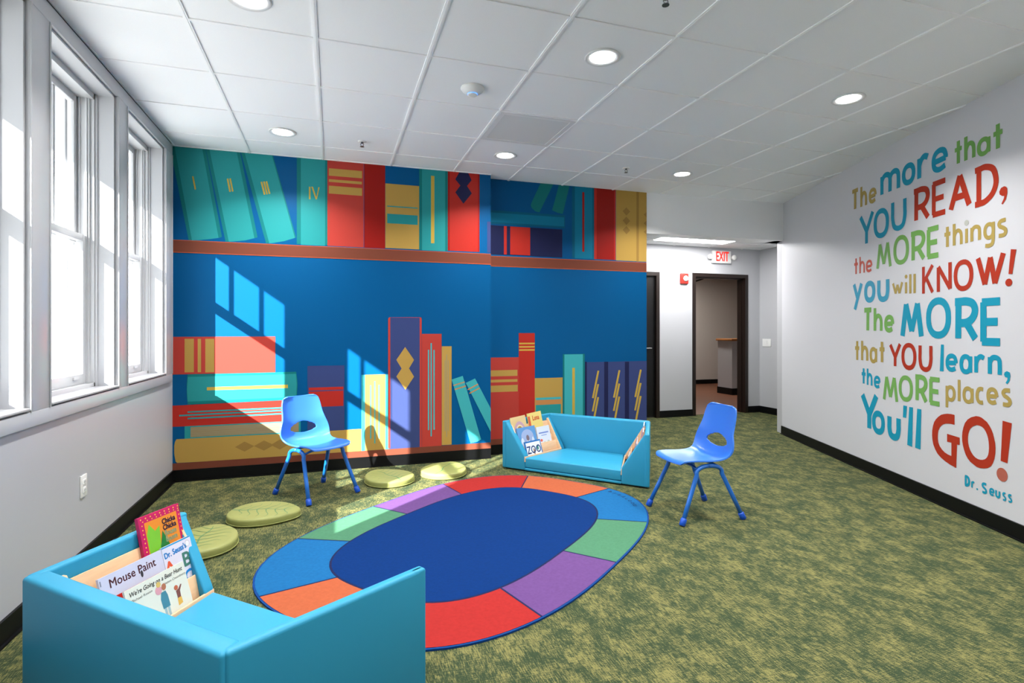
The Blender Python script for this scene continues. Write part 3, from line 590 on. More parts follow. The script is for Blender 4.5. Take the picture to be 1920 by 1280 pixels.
GL = {
 'T': [('p', [(0, 1), (1, 1)]), ('p', [(.52, 1), (.5, 0)])],
 'h': [('p', [(0, 1), (0, 0)]), ('c', [(0, .38), (.18, .56), (.5, .66), (.86, .58), (1, .38), (1, 0)])],
 'e': [('c', [(1, .5), (1, .62), (.86, .9), (.5, 1), (.14, .88), (0, .55), (.1, .14), (.5, 0), (.95, .12)]), ('p', [(.02, .47), (1, .50)])],
 'm': [('p', [(0, 1), (0, 0)]), ('c', [(0, .72), (.1, .92), (.25, 1), (.43, .92), (.5, .7), (.5, 0)]), ('c', [(.5, .72), (.6, .92), (.76, 1), (.93, .92), (1, .7), (1, 0)])],
 'n': [('p', [(0, 1), (0, 0)]), ('c', [(0, .66), (.2, .93), (.52, 1), (.9, .9), (1, .6), (1, 0)])],
 'r': [('p', [(0, 1), (0, 0)]), ('c', [(0, .6), (.25, .88), (.6, 1), (1, .9)])],
 't': [('p', [(.5, 1), (.5, 0)]), ('p', [(-.15, .63), (1.15, .63)])],
 'a': [('o', ell(0, 1, 0, 1)), ('p', [(1, 1.03), (1, -.02)])],
 'o': [('o', ell(0, 1, 0, 1))], 'O': [('o', ell(0, 1, 0, 1))],
 'Y': [('p', [(0, 1), (.52, .42)]), ('p', [(1, 1.05), (.5, .42)]), ('p', [(.5, .48), (.5, 0)])],
 'U': [('c', [(0, 1), (0, .7), (0, .4), (.14, .1), (.5, 0), (.86, .1), (1, .4), (1, .7), (1, 1)])],
 'R': [('p', [(.12, 1), (.1, 0)]), ('c', [(-.08, 1), (.2, 1.0), (.55, 1), (.88, .93), (1, .74), (.86, .54), (.55, .43), (.12, .42)]), ('p', [(.5, .46), (1.02, 0)])],
 'E': [('p', [(0, 1.0), (0, 0)]), ('p', [(-.1, 1), (1.1, 1)]), ('p', [(0, .5), (.95, .5)]), ('p', [(-.1, 0), (1.1, 0)])],
 'A': [('p', [(-.02, -.05), (.5, .97)]), ('p', [(.5, .97), (1.02, -.05)]), ('p', [(.2, .3), (.82, .3)])],
 'D': [('p', [(.14, 1), (.14, 0)]), ('c', [(-.06, .99), (.2, 1), (.5, 1), (.86, .86), (1, .5), (.84, .2), (.5, .03), (.2, 0), (-.06, 0)])],
 'M': [('p', [(0, -.04), (.2, .98)]), ('p', [(.2, .98), (.5, .12)]), ('p', [(.5, .12), (.8, .98)]), ('p', [(.8, .98), (1, -.04)])],
 'g': [('o', ell(0, 1, .36, .97)), ('c', [(1, 1.03), (1, .6), (.98, .25), (.85, .06), (.5, 0), (.05, .02)])],
 's': [('c', [(.98, 1), (.6, 1), (.25, .96), (.04, .8), (.2, .62), (.55, .52), (.88, .38), (.98, .2), (.8, .04), (.45, 0), (0, .01)])],
 'S': [('c', [(1, .96), (.6, 1), (.22, .95), (.03, .78), (.2, .6), (.55, .5), (.88, .36), (.98, .2), (.8, .04), (.45, 0), (0, .02)])],
 'y': [('p', [(0, 1.02), (.52, .38)]), ('p', [(1, 1.02), (.12, -.02)])],
 'w': [('p', [(0, 1.03), (.3, 0)]), ('p', [(.3, 0), (.5, .85)]), ('p', [(.5, .85), (.7, 0)]), ('p', [(.7, 0), (1, 1.05)])],
 'K': [('p', [(0, 1.04), (0, -.04)]), ('p', [(1, 1.05), (.05, .42)]), ('p', [(.3, .58), (1, -.02)])],
 'N': [('p', [(0, .93), (0, -.04)]), ('p', [(0, .95), (1, .05)]), ('p', [(1, 1.06), (1, .04)])],
 'p': [('p', [(0, 1.02), (0, -.04)]), ('o', ell(0, 1, .36, .98))],
 'c': [('c', [(1, .97), (.6, 1), (.2, .88), (0, .5), (.14, .14), (.5, 0), (1, .02)])],
 'l': [('p', [(.5, 1.04), (.5, -.04)])],
}
GL['W'] = [('p', [(0, 1.04), (.28, .02)]), ('p', [(.28, .02), (.5, 1.0)]), ('p', [(.5, 1.0), (.68, .02)]), ('p', [(.68, .02), (1, 1.08)])]
def ribbon(P, t, closed):
    n = len(P); A = []; B = []
    for i in range(n):
        if closed: a, b = P[(i-1) % n], P[(i+1) % n]
        else: a, b = P[max(i-1, 0)], P[min(i+1, n-1)]
        dx, dy = b[0]-a[0], b[1]-a[1]; L = math.hypot(dx, dy) or 1; nx, ny = -dy/L*t/2, dx/L*t/2
        A.append((P[i][0]+nx, P[i][1]+ny)); B.append((P[i][0]-nx, P[i][1]-ny))
    return A, B
def word_mesh(text, col, glyphs, parent):
    cols = [col]+sorted({g[5] for g in glyphs if g[0] == 'dot' and len(g) > 5})
    bm = bmesh.new(); k = [0]
    def P3(p, off): q = rw(p[0])-RN*off; return (q.x, q.y, p[1])
    def quad_strip(A, B, closed, mi):
        off = .0015+k[0]*.00003; k[0] += 1; n = len(A)
        a = [bm.verts.new(P3(p, off)) for p in A]; b = [bm.verts.new(P3(p, off)) for p in B]
        for i in range(n if closed else n-1):
            j = (i+1) % n; bm.faces.new([a[i], a[j], b[j], b[i]]).material_index = mi
    for g in glyphs:
        off = .0015+k[0]*.00003; k[0] += 1
        if g[0] == 'poly': earclip_face(bm, [P3(p, off) for p in g[1]], 0)
        elif g[0] == 'ring': quad_strip(smooth(g[1], 1, True), smooth(resample(g[2], len(g[1])), 1, True), True, 0)
        elif g[0] == 'dot':
            earclip_face(bm, [P3((g[1]+g[3]*math.cos(q*math.pi/14), g[2]+g[4]*math.sin(q*math.pi/14)), off) for q in range(28)], cols.index(g[5]) if len(g) > 5 else 0)
        else:
            ch, s0, s1, z0, z1, t = g; th = t*1.0; ix = min(t/2, (s1-s0)/2); iz = t/2
            f = lambda p: (s0+ix+p[0]*(s1-s0-2*ix), z0+iz+p[1]*(z1-z0-2*iz))
            for kind, pts in GL[ch]:
                if kind == 'p': A, B = ribbon([f(p) for p in pts], th, False); quad_strip(A, B, False, 0)
                elif kind == 'c': A, B = ribbon([f(p) for p in smooth(pts, 6)], th, False); quad_strip(A, B, False, 0)
                else: A, B = ribbon([f(p) for p in pts], th, True); quad_strip(A, B, True, 0)
    o = link_mesh('lettering_word', bm, [M['print_'+c] for c in cols], parent, recalc=False)
    o['label'] = '%s lettering reading %s' % ({'wgold': 'gold', 'wblue': 'blue', 'wblue2': 'light blue', 'wgreen': 'green', 'wred': 'red', 'wred2': 'small red'}[col], text)
    return o
def resample(P, n):
    L = [0]
    for i in range(len(P)): a, b = P[i], P[(i+1) % len(P)]; L.append(L[-1]+math.hypot(b[0]-a[0], b[1]-a[1]))
    out = []; j = 0
    for k in range(n):
        s = L[-1]*k/n
        while L[j+1] < s: j += 1
        t = (s-L[j])/(L[j+1]-L[j]); a, b = P[j], P[(j+1) % len(P)]; out.append((a[0]+(b[0]-a[0])*t, a[1]+(b[1]-a[1])*t))
    return out
wl = thing('wall_lettering', 'large multicoloured reading quotation lettered across the white right wall', 'wall lettering')
for text, col, gl in WORDS: word_mesh(text, col, gl, wl)

# ------------------------------------------------------------ ceiling fittings
def downlight(x, y, z, label, on=True):
    t = thing('recessed_downlight', label, 'ceiling light', (x, y, z), 0, 'round recessed downlights')
    bm = bmesh.new(); prof = [(.098, -.001), (.102, -.006), (.098, -.010), (.074, -.006), (.072, .0)]
    n = 40; rings = [[bm.verts.new((r*math.cos(2*math.pi*k/n), r*math.sin(2*math.pi*k/n), zz)) for k in range(n)] for r, zz in prof]
    for a, b in zip(rings, rings[1:]):
        for k in range(n): bm.faces.new([a[k], a[(k+1) % n], b[(k+1) % n], b[k]])
    link_mesh('trim_ring', bm, M['lamp_trim'], t, True)
    bm = bmesh.new(); lathe(bm, [(.073, -.0035), (.070, -.005)], (0, 0, 0), 40); link_mesh('lens', bm, M['lamp_glow'], t)
    area('downlight_lamp', (0, 0, -.012), (0, 0, 0), .14, .14, LAMP_W, (1, .975, .94), 'DISK', 128, t)
    return t
DL = [(-.378, 2.83, 'round recessed ceiling light cut by the top edge of the view'), (1.465, 2.81, 'largest round recessed ceiling light, above the rug'),
      (3.305, 2.80, 'round recessed ceiling light nearest the lettered wall'), (-.378, 4.66, 'round recessed ceiling light above the teal painted books by the windows'),
      (1.465, 4.665, 'round recessed ceiling light just beyond the square ceiling vent'), (3.32, 4.67, 'round recessed ceiling light nearest the passage opening'),
      (-.378, .98, 'round recessed ceiling light behind the viewpoint by the windows'), (1.465, .98, 'round recessed ceiling light behind the viewpoint, middle row'),
      (3.0, .98, 'round recessed ceiling light behind the viewpoint by the lettered wall')]
for x, y, lb in DL: downlight(x, y, HC, lb)
# smoke detector / dome
t = thing('smoke_detector', 'round white dome detector with a blue ring on the ceiling', 'detector', (.857, 3.435, HC))
bm = bmesh.new(); lathe(bm, [(.075, 0), (.077, -.008), (.066, -.022), (.05, -.034), (.035, -.040)], (0, 0, 0), 36); link_mesh('dome', bm, M['plastic_white'], t, True)
bm = bmesh.new(); lathe(bm, [(.032, -.040), (.031, -.047), (.02, -.050)], (0, 0, 0), 30); link_mesh('sensor_cap', bm, M['plastic_white'], t, True)
bm = bmesh.new(); lathe(bm, [(.0335, -.040), (.0335, -.0425)], (0, 0, 0), 30); link_mesh('indicator_ring', bm, M['blue_led'], t)
def sprinkler(x, y, label):
    t = thing('sprinkler_head', label, 'sprinkler', (x, y, HC), 0, 'ceiling sprinkler heads')
    bm = bmesh.new(); lathe(bm, [(.034, 0), (.034, -.004), (.022, -.009), (.014, -.006)], (0, 0, 0), 24); link_mesh('escutcheon', bm, M['plastic_white'], t, True)
    bm = bmesh.new(); lathe(bm, [(.010, 0), (.010, -.018)], (0, 0, 0), 12)
    for s in (-1, 1): tube(bm, [(s*.009, 0, -.016), (s*.013, 0, -.028), (s*.003, 0, -.042)], .0025, 6)
    lathe(bm, [(.017, -.042), (.017, -.045)], (0, 0, 0), 16); link_mesh('deflector', bm, M['steel'], t)
sprinkler(.231, 4.693, 'small metal sprinkler head above the red painted books'); sprinkler(2.69, 4.674, 'small metal sprinkler head above the recessed mural'); sprinkler(1.478, 2.205, 'small metal sprinkler head at the top edge of the view')
t = thing('ceiling_vent', 'square grey return air panel set in the ceiling grid', 'vent', (1.436, 4.027, HC))
bm = bmesh.new(); s = .292
for a, b in (((-s, -s), (s, -s+.035)), ((-s, s-.035), (s, s)), ((-s, -s+.035), (-s+.035, s-.035)), ((s-.035, -s+.035), (s, s-.035))): box(bm, (a[0], a[1], -.007), (b[0], b[1], .0))
link_mesh('frame', bm, M['lamp_trim'], t)
bm = bmesh.new(); box(bm, (-s+.03, -s+.03, -.0035), (s-.03, s-.03, 0)); link_mesh('panel', bm, M['vent_grey'], t)
t = thing('troffer_light', 'long flat rectangular ceiling light in the passage', 'ceiling light', (4.80, 6.32, 2.54))
bm = bmesh.new(); box(bm, (-.60, -.30, -.006), (.60, .30, .0)); link_mesh('frame', bm, M['lamp_trim'], t)
bm = bmesh.new(); box(bm, (-.575, -.275, -.010), (.575, .275, -.004)); link_mesh('diffuser', bm, M['lamp_glow'], t)
area('troffer_lamp', (0, 0, -.02), (0, 0, 0), 1.1, .5, 11, (1, .98, .95), parent=t)
t = thing('landing_fill_lamp', 'small round ceiling lamp on the landing beyond the open door', 'ceiling light', (7.2, 9.6, 2.70))  # unseen lamp, added to lift the dim landing
bm = bmesh.new(); lathe(bm, [(.12, 0), (.12, -.02), (.09, -.04)], (0, 0, 0), 24); link_mesh('shade', bm, M['lamp_glow'], t, True)
area('landing_fill_light', (0, 0, -.05), (0, 0, 0), .2, .2, 22, (1, .93, .86), 'DISK', 170, t)

# ------------------------------------------------------------ wall fittings
t = thing('exit_sign', 'white exit sign with red letters and two lamp heads above the open door', 'exit sign', (5.626, HY, 2.395))
bm = bmesh.new(); box(bm, (-.165, -.045, -.095), (.165, -.001, .095)); bevel(link_mesh('housing', bm, M['plastic_white'], t), .008)
def text_bm(s, size, ital=0.0):
    c = bpy.data.curves.new('t', 'FONT'); c.body = s; c.size = size; c.align_x = 'CENTER'; c.align_y = 'CENTER'; c.shear = ital; c.resolution_u = 3
    o = bpy.data.objects.new('t', c); COL.objects.link(o); dg = bpy.context.evaluated_depsgraph_get(); dg.update()
    me = bpy.data.meshes.new_from_object(o.evaluated_get(dg)); bm = bmesh.new(); bm.from_mesh(me)
    bpy.data.objects.remove(o); bpy.data.meshes.remove(me); bpy.data.curves.remove(c); return bm
def text(name, s, size, m, parent, loc, sx=1., ital=0., rot=0, bold=0., axis='xz'):
    """lettering lying in the local XZ plane facing -Y"""
    out = bmesh.new(); offs = [(0, 0)] if not bold else [(0, 0), (bold, 0), (-bold, 0), (0, bold), (0, -bold)]
    k = 0
    for dx, dz in offs:
        b = text_bm(s, size, ital)
        for v in b.verts: x, y = v.co.x*sx+dx, v.co.y+dz; c, s_ = math.cos(rot), math.sin(rot); v.co = (loc[0]+x*c-y*s_, loc[1]-k*.00002, loc[2]+x*s_+y*c)
        me = bpy.data.meshes.new('x'); b.to_mesh(me); b.free(); out.from_mesh(me); bpy.data.meshes.remove(me); k += 1
    return link_mesh(name, out, m, parent, recalc=False)
text('lettering', 'EXIT', .205, M['exit_red'], t, (0, -.0465, 0), .56, bold=.004)
for i, s in enumerate((-1, 1)):
    bm = bmesh.new(); lathe(bm, [(.036, -.06), (.040, -.055), (.034, -.015), (.016, 0)], (s*.215, 0, 0), 20, 'y'); link_mesh('lamp_head', bm, M['plastic_white'], t, True)
t = thing('fire_alarm', 'red fire alarm sounder with round white grille beside the open door', 'fire alarm', (4.968, HY, 2.05))
bm = bmesh.new(); box(bm, (-.07, -.035, -.08), (.07, -.001, .08)); bevel(link_mesh('housing', bm, M['alarm_red'], t), .025, 4)
bm = bmesh.new(); lathe(bm, [(.042, -.036), (.042, -.044), (.028, -.05)], (.012, 0, 0), 24, 'y'); link_mesh('grille', bm, M['plastic_white'], t, True)
bm = bmesh.new()
for k in range(3): box(bm, (-.022, -.052, -.02+k*.017), (.038, -.050, -.012+k*.017))
link_mesh('grille_slots', bm, M['vent_grey'], t)
t = thing('wall_switch', 'wide white switch plate on the short wall right of the open door', 'switch', (HX, 6.80, 1.09))
bm = bmesh.new(); box(bm, (-.008, -.085, -.06), (0, .085, .06)); bevel(link_mesh('plate', bm, M['plastic_white'], t), .003)
bm = bmesh.new(); box(bm, (-.012, -.015, -.033), (-.008, .015, .033)); link_mesh('rocker', bm, M['plastic_white'], t)
t = thing('wall_outlet', 'white duplex power outlet low on the wall under the windows', 'power outlet', (LX, 3.547, .443))
bm = bmesh.new(); box(bm, (0, -.038, -.06), (.007, .038, .06)); bevel(link_mesh('plate', bm, M['plastic_white'], t), .003)
for s in (-1, 1):
    bm = bmesh.new(); box(bm, (.007, -.017, s*.022-.015), (.0105, .017, s*.022+.015)); rc = link_mesh('socket', bm, M['plastic_white'], t); bevel(rc, .004)
    bm = bmesh.new()
    for q in (-1, 1): box(bm, (.0105, q*.007-.0012, s*.022-.004), (.0108, q*.007+.0012, s*.022+.006))
    link_mesh('slot', bm, M['black'], rc)

# ------------------------------------------------------------ rug
RC = Vector((.897, 3.395)); RA = math.radians(39.4)
def rug_local(p): d = Vector(p)-RC; return (d.x*math.cos(RA)+d.y*math.sin(RA), -d.x*math.sin(RA)+d.y*math.cos(RA))
def sup(a, b, n, th):
    c, s = math.cos(th), math.sin(th); r = (abs(c/a)**n+abs(s/b)**n)**(-1/n); return (r*c, r*s)
rg = thing('oval_rug', 'large oval play rug with a blue centre and a ring of coloured blocks', 'rug', (RC.x, RC.y, 0), RA)
OUT = [(-.351, 2.866), (-.236, 3.602), (.286, 4.074), (.871, 4.515), (1.605, 4.482), (2.089, 3.94), (1.986, 3.184), (1.459, 2.715), (.887, 2.278)]
INN = [(.01, 2.965), (.074, 3.456), (.493, 3.839), (.955, 4.207), (1.447, 4.182), (1.76, 3.815), (1.664, 3.343), (1.25, 2.945), (.792, 2.605)]
oa = [math.atan2(*rug_local(p)[::-1]) for p in OUT]; ia = [math.atan2(*rug_local(p)[::-1]) for p in INN]
def unwrap(L):
    out = [L[0]]
    for v in L[1:]:
        while v > out[-1]: v -= 2*math.pi
        while v < out[-1]-2*math.pi: v += 2*math.pi
        out.append(v)
    return out
oa = unwrap(oa); ia = unwrap(ia)
mid = lambda L: (L[8]+L[0]-2*math.pi)/2
oa.append(mid(oa)-.05); ia.append(mid(ia)-.05); oa.append(oa[0]-2*math.pi); ia.append(ia[0]-2*math.pi)
bm = bmesh.new(); N_ = 96
O1 = [sup(1.335, .929, 2.76, -2*math.pi*k/N_) for k in range(N_)]
prism(bm, O1, .0005, .0085); link_mesh('binding', bm, M['rug_edge'], rg)
for i, cname in enumerate(['blue', 'green', 'purple', 'red', 'orange', 'blue', 'green', 'purple', 'red', 'orange']):
    bm = bmesh.new(); n = 14; A = []; B = []
    for k in range(n+1):
        t_ = k/n; A.append(sup(1.325, .919, 2.76, oa[i]+(oa[i+1]-oa[i])*t_)); B.append(sup(.968, .607, 2.9, ia[i]+(ia[i+1]-ia[i])*t_))
    for k in range(n):
        v = [bm.verts.new((p[0], p[1], .0100)) for p in (A[k], A[k+1], B[k+1], B[k])]; bm.faces.new(v)
    o = link_mesh('colour_block', bm, M['rug_'+cname], rg); o['label'] = cname+' block of the rug border'
bm = bmesh.new()
prism(bm, [sup(.968, .607, 2.9, 2*math.pi*k/N_) for k in range(N_)], .0090, .0104); c_ = link_mesh('inner_outline', bm, M['rug_line'], rg)
bm = bmesh.new(); prism(bm, [sup(.957, .596, 2.9, 2*math.pi*k/N_) for k in range(N_)], .0100, .0108); o = link_mesh('centre_field', bm, M['rug_centre'], rg); o['label'] = 'deep blue centre of the rug'
for i in range(10):
    bm = bmesh.new(); a, b = Vector(sup(1.325, .919, 2.76, oa[i])), Vector(sup(.965, .604, 2.9, ia[i])); d = (b-a).normalized(); n = Vector((-d.y, d.x))*.005
    prism(bm, [a-n, b-n, b+n, a+n], .0090, .0104)
    link_mesh('dividing_line', bm, M['rug_line'], rg)
# small woven name along the far border: reads towards the outside of the rug
bm = bmesh.new(); wr = 'playroom'; tha = oa[5]-.05
for k, ch in enumerate(wr):
    th = tha-.040*k; p = Vector(sup(1.262, .868, 2.76, th)); p2 = Vector(sup(1.262, .868, 2.76, th+.01)); d = (p2-p).normalized(); n = -p.normalized()
    n = (n-d*n.dot(d)).normalized(); b = text_bm(ch, .060)      # letters stand with their tops towards the rug centre
    for v in b.verts: x, y = v.co.x, v.co.y; v.co = (p.x-d.x*x+n.x*y, p.y-d.y*x+n.y*y, .0112)
    me = bpy.data.meshes.new('x'); b.to_mesh(me); b.free(); bm.from_mesh(me); bpy.data.meshes.remove(me)
link_mesh('woven_lettering', bm, M['rug_line'], rg, recalc=False)

# ------------------------------------------------------------ leaf cushions
def cushion(x, y, rz, label, L=.225, W=.20, hgt=.055):
    t = thing('leaf_cushion', label, 'floor cushion', (x, y, 0), rz, 'leaf floor cushions')
    out = []; n = 56
    for k in range(n):
        a = 2*math.pi*k/n; c, s = math.cos(a), math.sin(a)
        ex = 1+.10*max(0, c)**6; out.append((L*ex*c, W*s*(1-.13*c)))
    prof = [(.955, .0), (.99, .006), (1.0, .016), (1.0, hgt-.016), (.99, hgt-.006), (.955, hgt-.001), (.80, hgt+.001), (.4, hgt+.003)]
    bm = bmesh.new(); rings = [[bm.verts.new((p[0]*s, p[1]*s, z)) for p in out] for s, z in prof]
    for a, b in zip(rings, rings[1:]):
        for k in range(n): bm.faces.new([a[k], a[(k+1) % n], b[(k+1) % n], b[k]])
    bm.faces.new(rings[0][::-1]); bm.faces.new(rings[-1]); link_mesh('pad', bm, M['leaf_vinyl'], t, True)
    bm = bmesh.new(); tube(bm, [(p[0]*1.002, p[1]*1.002, .012) for p in out]+[(out[0][0]*1.002, out[0][1]*1.002, .012)], .0035, 6, False); link_mesh('piping', bm, M['leaf_vinyl'], t, True)
    bm = bmesh.new(); q = [0]
    def ztop(p): r = math.hypot(p[0]/L, p[1]/W); return hgt+.0038-max(0, r-.4)*.005
    def vein(P, w):
        q[0] += 1; S = smooth(P, 5); m = len(S)
        A = []; B = []
        for i, p in enumerate(S):
            a, b = S[max(i-1, 0)], S[min(i+1, m-1)]; dx, dy = b[0]-a[0], b[1]-a[1]; l = math.hypot(dx, dy) or 1; ww = w*(1-.7*i/(m-1))/2
            A.append((p[0]-dy/l*ww, p[1]+dx/l*ww)); B.append((p[0]+dy/l*ww, p[1]-dx/l*ww))
        a = [bm.verts.new((p[0], p[1], ztop(p)+q[0]*.00002)) for p in A]; b = [bm.verts.new((p[0], p[1], ztop(p)+q[0]*.00002)) for p in B]
        for i in range(m-1): bm.faces.new([a[i], a[i+1], b[i+1], b[i]])
    vein([(-L*.93, .01), (-L*.5, -.012), (0, .008), (L*.5, -.004), (L*.85, .006)], .013)
    for k in range(6):
        x0 = -L*.72+k*L*.27
        for s in (-1, 1):
            ln = W*.72*math.sqrt(max(.1, 1-(x0/L)**2)); vein([(x0, 0), (x0+.02, s*ln*.35), (x0+.05, s*ln*.7), (x0+.045, s*ln)], .007)
    link_mesh('printed_vein', bm, M['leaf_print'], t, recalc=False)
cushion(-.455, 4.10, math.radians(-15), 'green leaf floor cushion between the windows and the left chair')
cushion(-.74, 3.66, math.radians(80), 'green leaf floor cushion partly hidden behind the near sofa')
cushion(.45, 4.75, math.radians(115), 'green leaf floor cushion half in sunlight right of the left chair')
cushion(.95, 4.845, math.radians(60), 'green leaf floor cushion in bright sunlight beside the far sofa')

# ------------------------------------------------------------ child chairs
def make_chair(x, y, rz, label):
    t = thing('child_chair', label, 'chair', (x, y, 0), rz, 'blue plastic child chairs')
    # profile of the one-piece shell from front lip to back top (y, z, halfwidth)
    prof = [(-.205, .374, .150), (-.200, .390, .172), (-.175, .401, .180), (-.10, .400, .184), (-.02, .394, .186), (.06, .390, .190), (.120, .393, .200), (.160, .408, .212),
            (.184, .444, .218), (.196, .50, .208), (.204, .56, .189), (.220, .62, .178), (.234, .68, .172), (.243, .72, .163), (.248, .742, .150), (.250, .754, .112)]
    P = smooth([(p[0], p[1]) for p in prof], 4); Wd = smooth([(i, p[2]) for i, p in enumerate(prof)], 4)
    nu = 44; nv = len(P); g = []
    bm = bmesh.new()
    def S(u, iv):
        p = P[iv]; w_ = Wd[iv][1]; v = iv/(nv-1)
        k = math.exp(-((v-.52)/.16)**2)         # bucket curl around the bend
        k2 = 1/(1+math.exp(-(v-.55)*22))
        up = .030*k*abs(u)**3+.008*abs(u)**2*(1-k2); fwd = -.034*(k2*.6+k*.6)*abs(u)**2.6
        dip = -.010*(1-k2)*(1-u*u)*math.sin(min(1, v/.5)*math.pi)
        return Vector((u*w_, p[0]+fwd, p[1]+up+dip))
    for iv in range(nv): g.append([bm.verts.new(S(-1+2*i/nu, iv)) for i in range(nu+1)])
    # hand hole: rounded triangle low in the back
    zc, hw_, hh = .500, .118, .045
    def hole(u_x, z):
        dz = z-zc; 
        wd = hw_*(1-.0) if dz < 0 else hw_
        a = abs(u_x)/hw_; b_ = dz/(hh*1.15) if dz > 0 else -dz/(hh*.8)
        return (a**1.35+b_**(1.45 if dz > 0 else 1.9))
    for iv in range(nv-1):
        for i in range(nu):
            q = [g[iv][i], g[iv][i+1], g[iv+1][i+1], g[iv+1][i]]
            if iv/(nv-1) > .45:
                cx_ = sum(v.co.x for v in q)/4; cz_ = sum(v.co.z for v in q)/4
                if hole(cx_, cz_) < 1: continue
            bm.faces.new(q)
    # snap hole edge vertices to the smooth outline
    for iv in range(nv):
        for i in range(nu+1):
            v = g[iv][i]
            if iv/(nv-1) > .45 and v.link_faces and len(v.link_faces) < 4 and 3 < i < nu-3 and iv < nv-6:
                for _ in range(14):
                    h = hole(v.co.x, v.co.z); s = 1/(h**.66) if h > 0 else 1
                    dx, dz = v.co.x*(s-1)*.5, (v.co.z-zc)*(s-1)*.5
                    v.co.x += dx; v.co.z += dz; v.co.y += dz*.26
    for v in [v for v in bm.verts if not v.link_faces]: bm.verts.remove(v)
    sh = link_mesh('seat_shell', bm, M['chair_plastic'], t, True)
    sm = sh.modifiers.new('smooth', 'SMOOTH'); sm.factor = .5; sm.iterations = 3
    so = sh.modifiers.new('solid', 'SOLIDIFY'); so.thickness = .011; so.offset = 0; 
    bv = sh.modifiers.new('bevel', 'BEVEL'); bv.width = .004; bv.segments = 3; bv.limit_method = 'ANGLE'; bv.angle_limit = math.radians(50)
    for sx in (-1, 1):
        for sy in (-1, 1):
            A = []; foot = Vector((sx*.213, sy*.236, .012)); top = Vector((sx*.172, sy*.098, .315))
            A.append(foot); A.append(foot.lerp(top, .5)); A.append(top)
            for k in range(1, 8):
                a = k/7*math.pi/2; A.append(Vector((sx*(.172-.006*math.sin(a)), sy*(.098*math.cos(a)-.0+.018*math.sin(2*a)*.5), .315+.055*math.sin(a))))
            A[-1].y = 0
            bm = bmesh.new(); tube(bm, A, .0150, 16); lg = link_mesh('leg', bm, M['chair_metal'], t, True)
            d = (top-foot).normalized(); bm = bmesh.new(); tube(bm, [foot-d*.010, foot-d*.006, foot+d*.034, foot+d*.040], [.016, .0208, .0200, .0160], 18); link_mesh('foot_cap', bm, M['foot_plastic'], lg, True)
    for sy in (-.085, .085):
        bm = bmesh.new(); tube(bm, [(-.168, sy, .345), (-.10, sy, .362), (.10, sy, .362), (.168, sy, .345)], .009, 10); link_mesh('crossbar', bm, M['chair_metal'], t, True)
    return t
make_chair(-.121, 4.577, math.atan2(.56, .83), 'blue plastic child chair in front of the book mural by the windows')
make_chair(2.425, 3.27, math.radians(-90-2), 'blue plastic child chair on the bare carpet right of the far sofa')

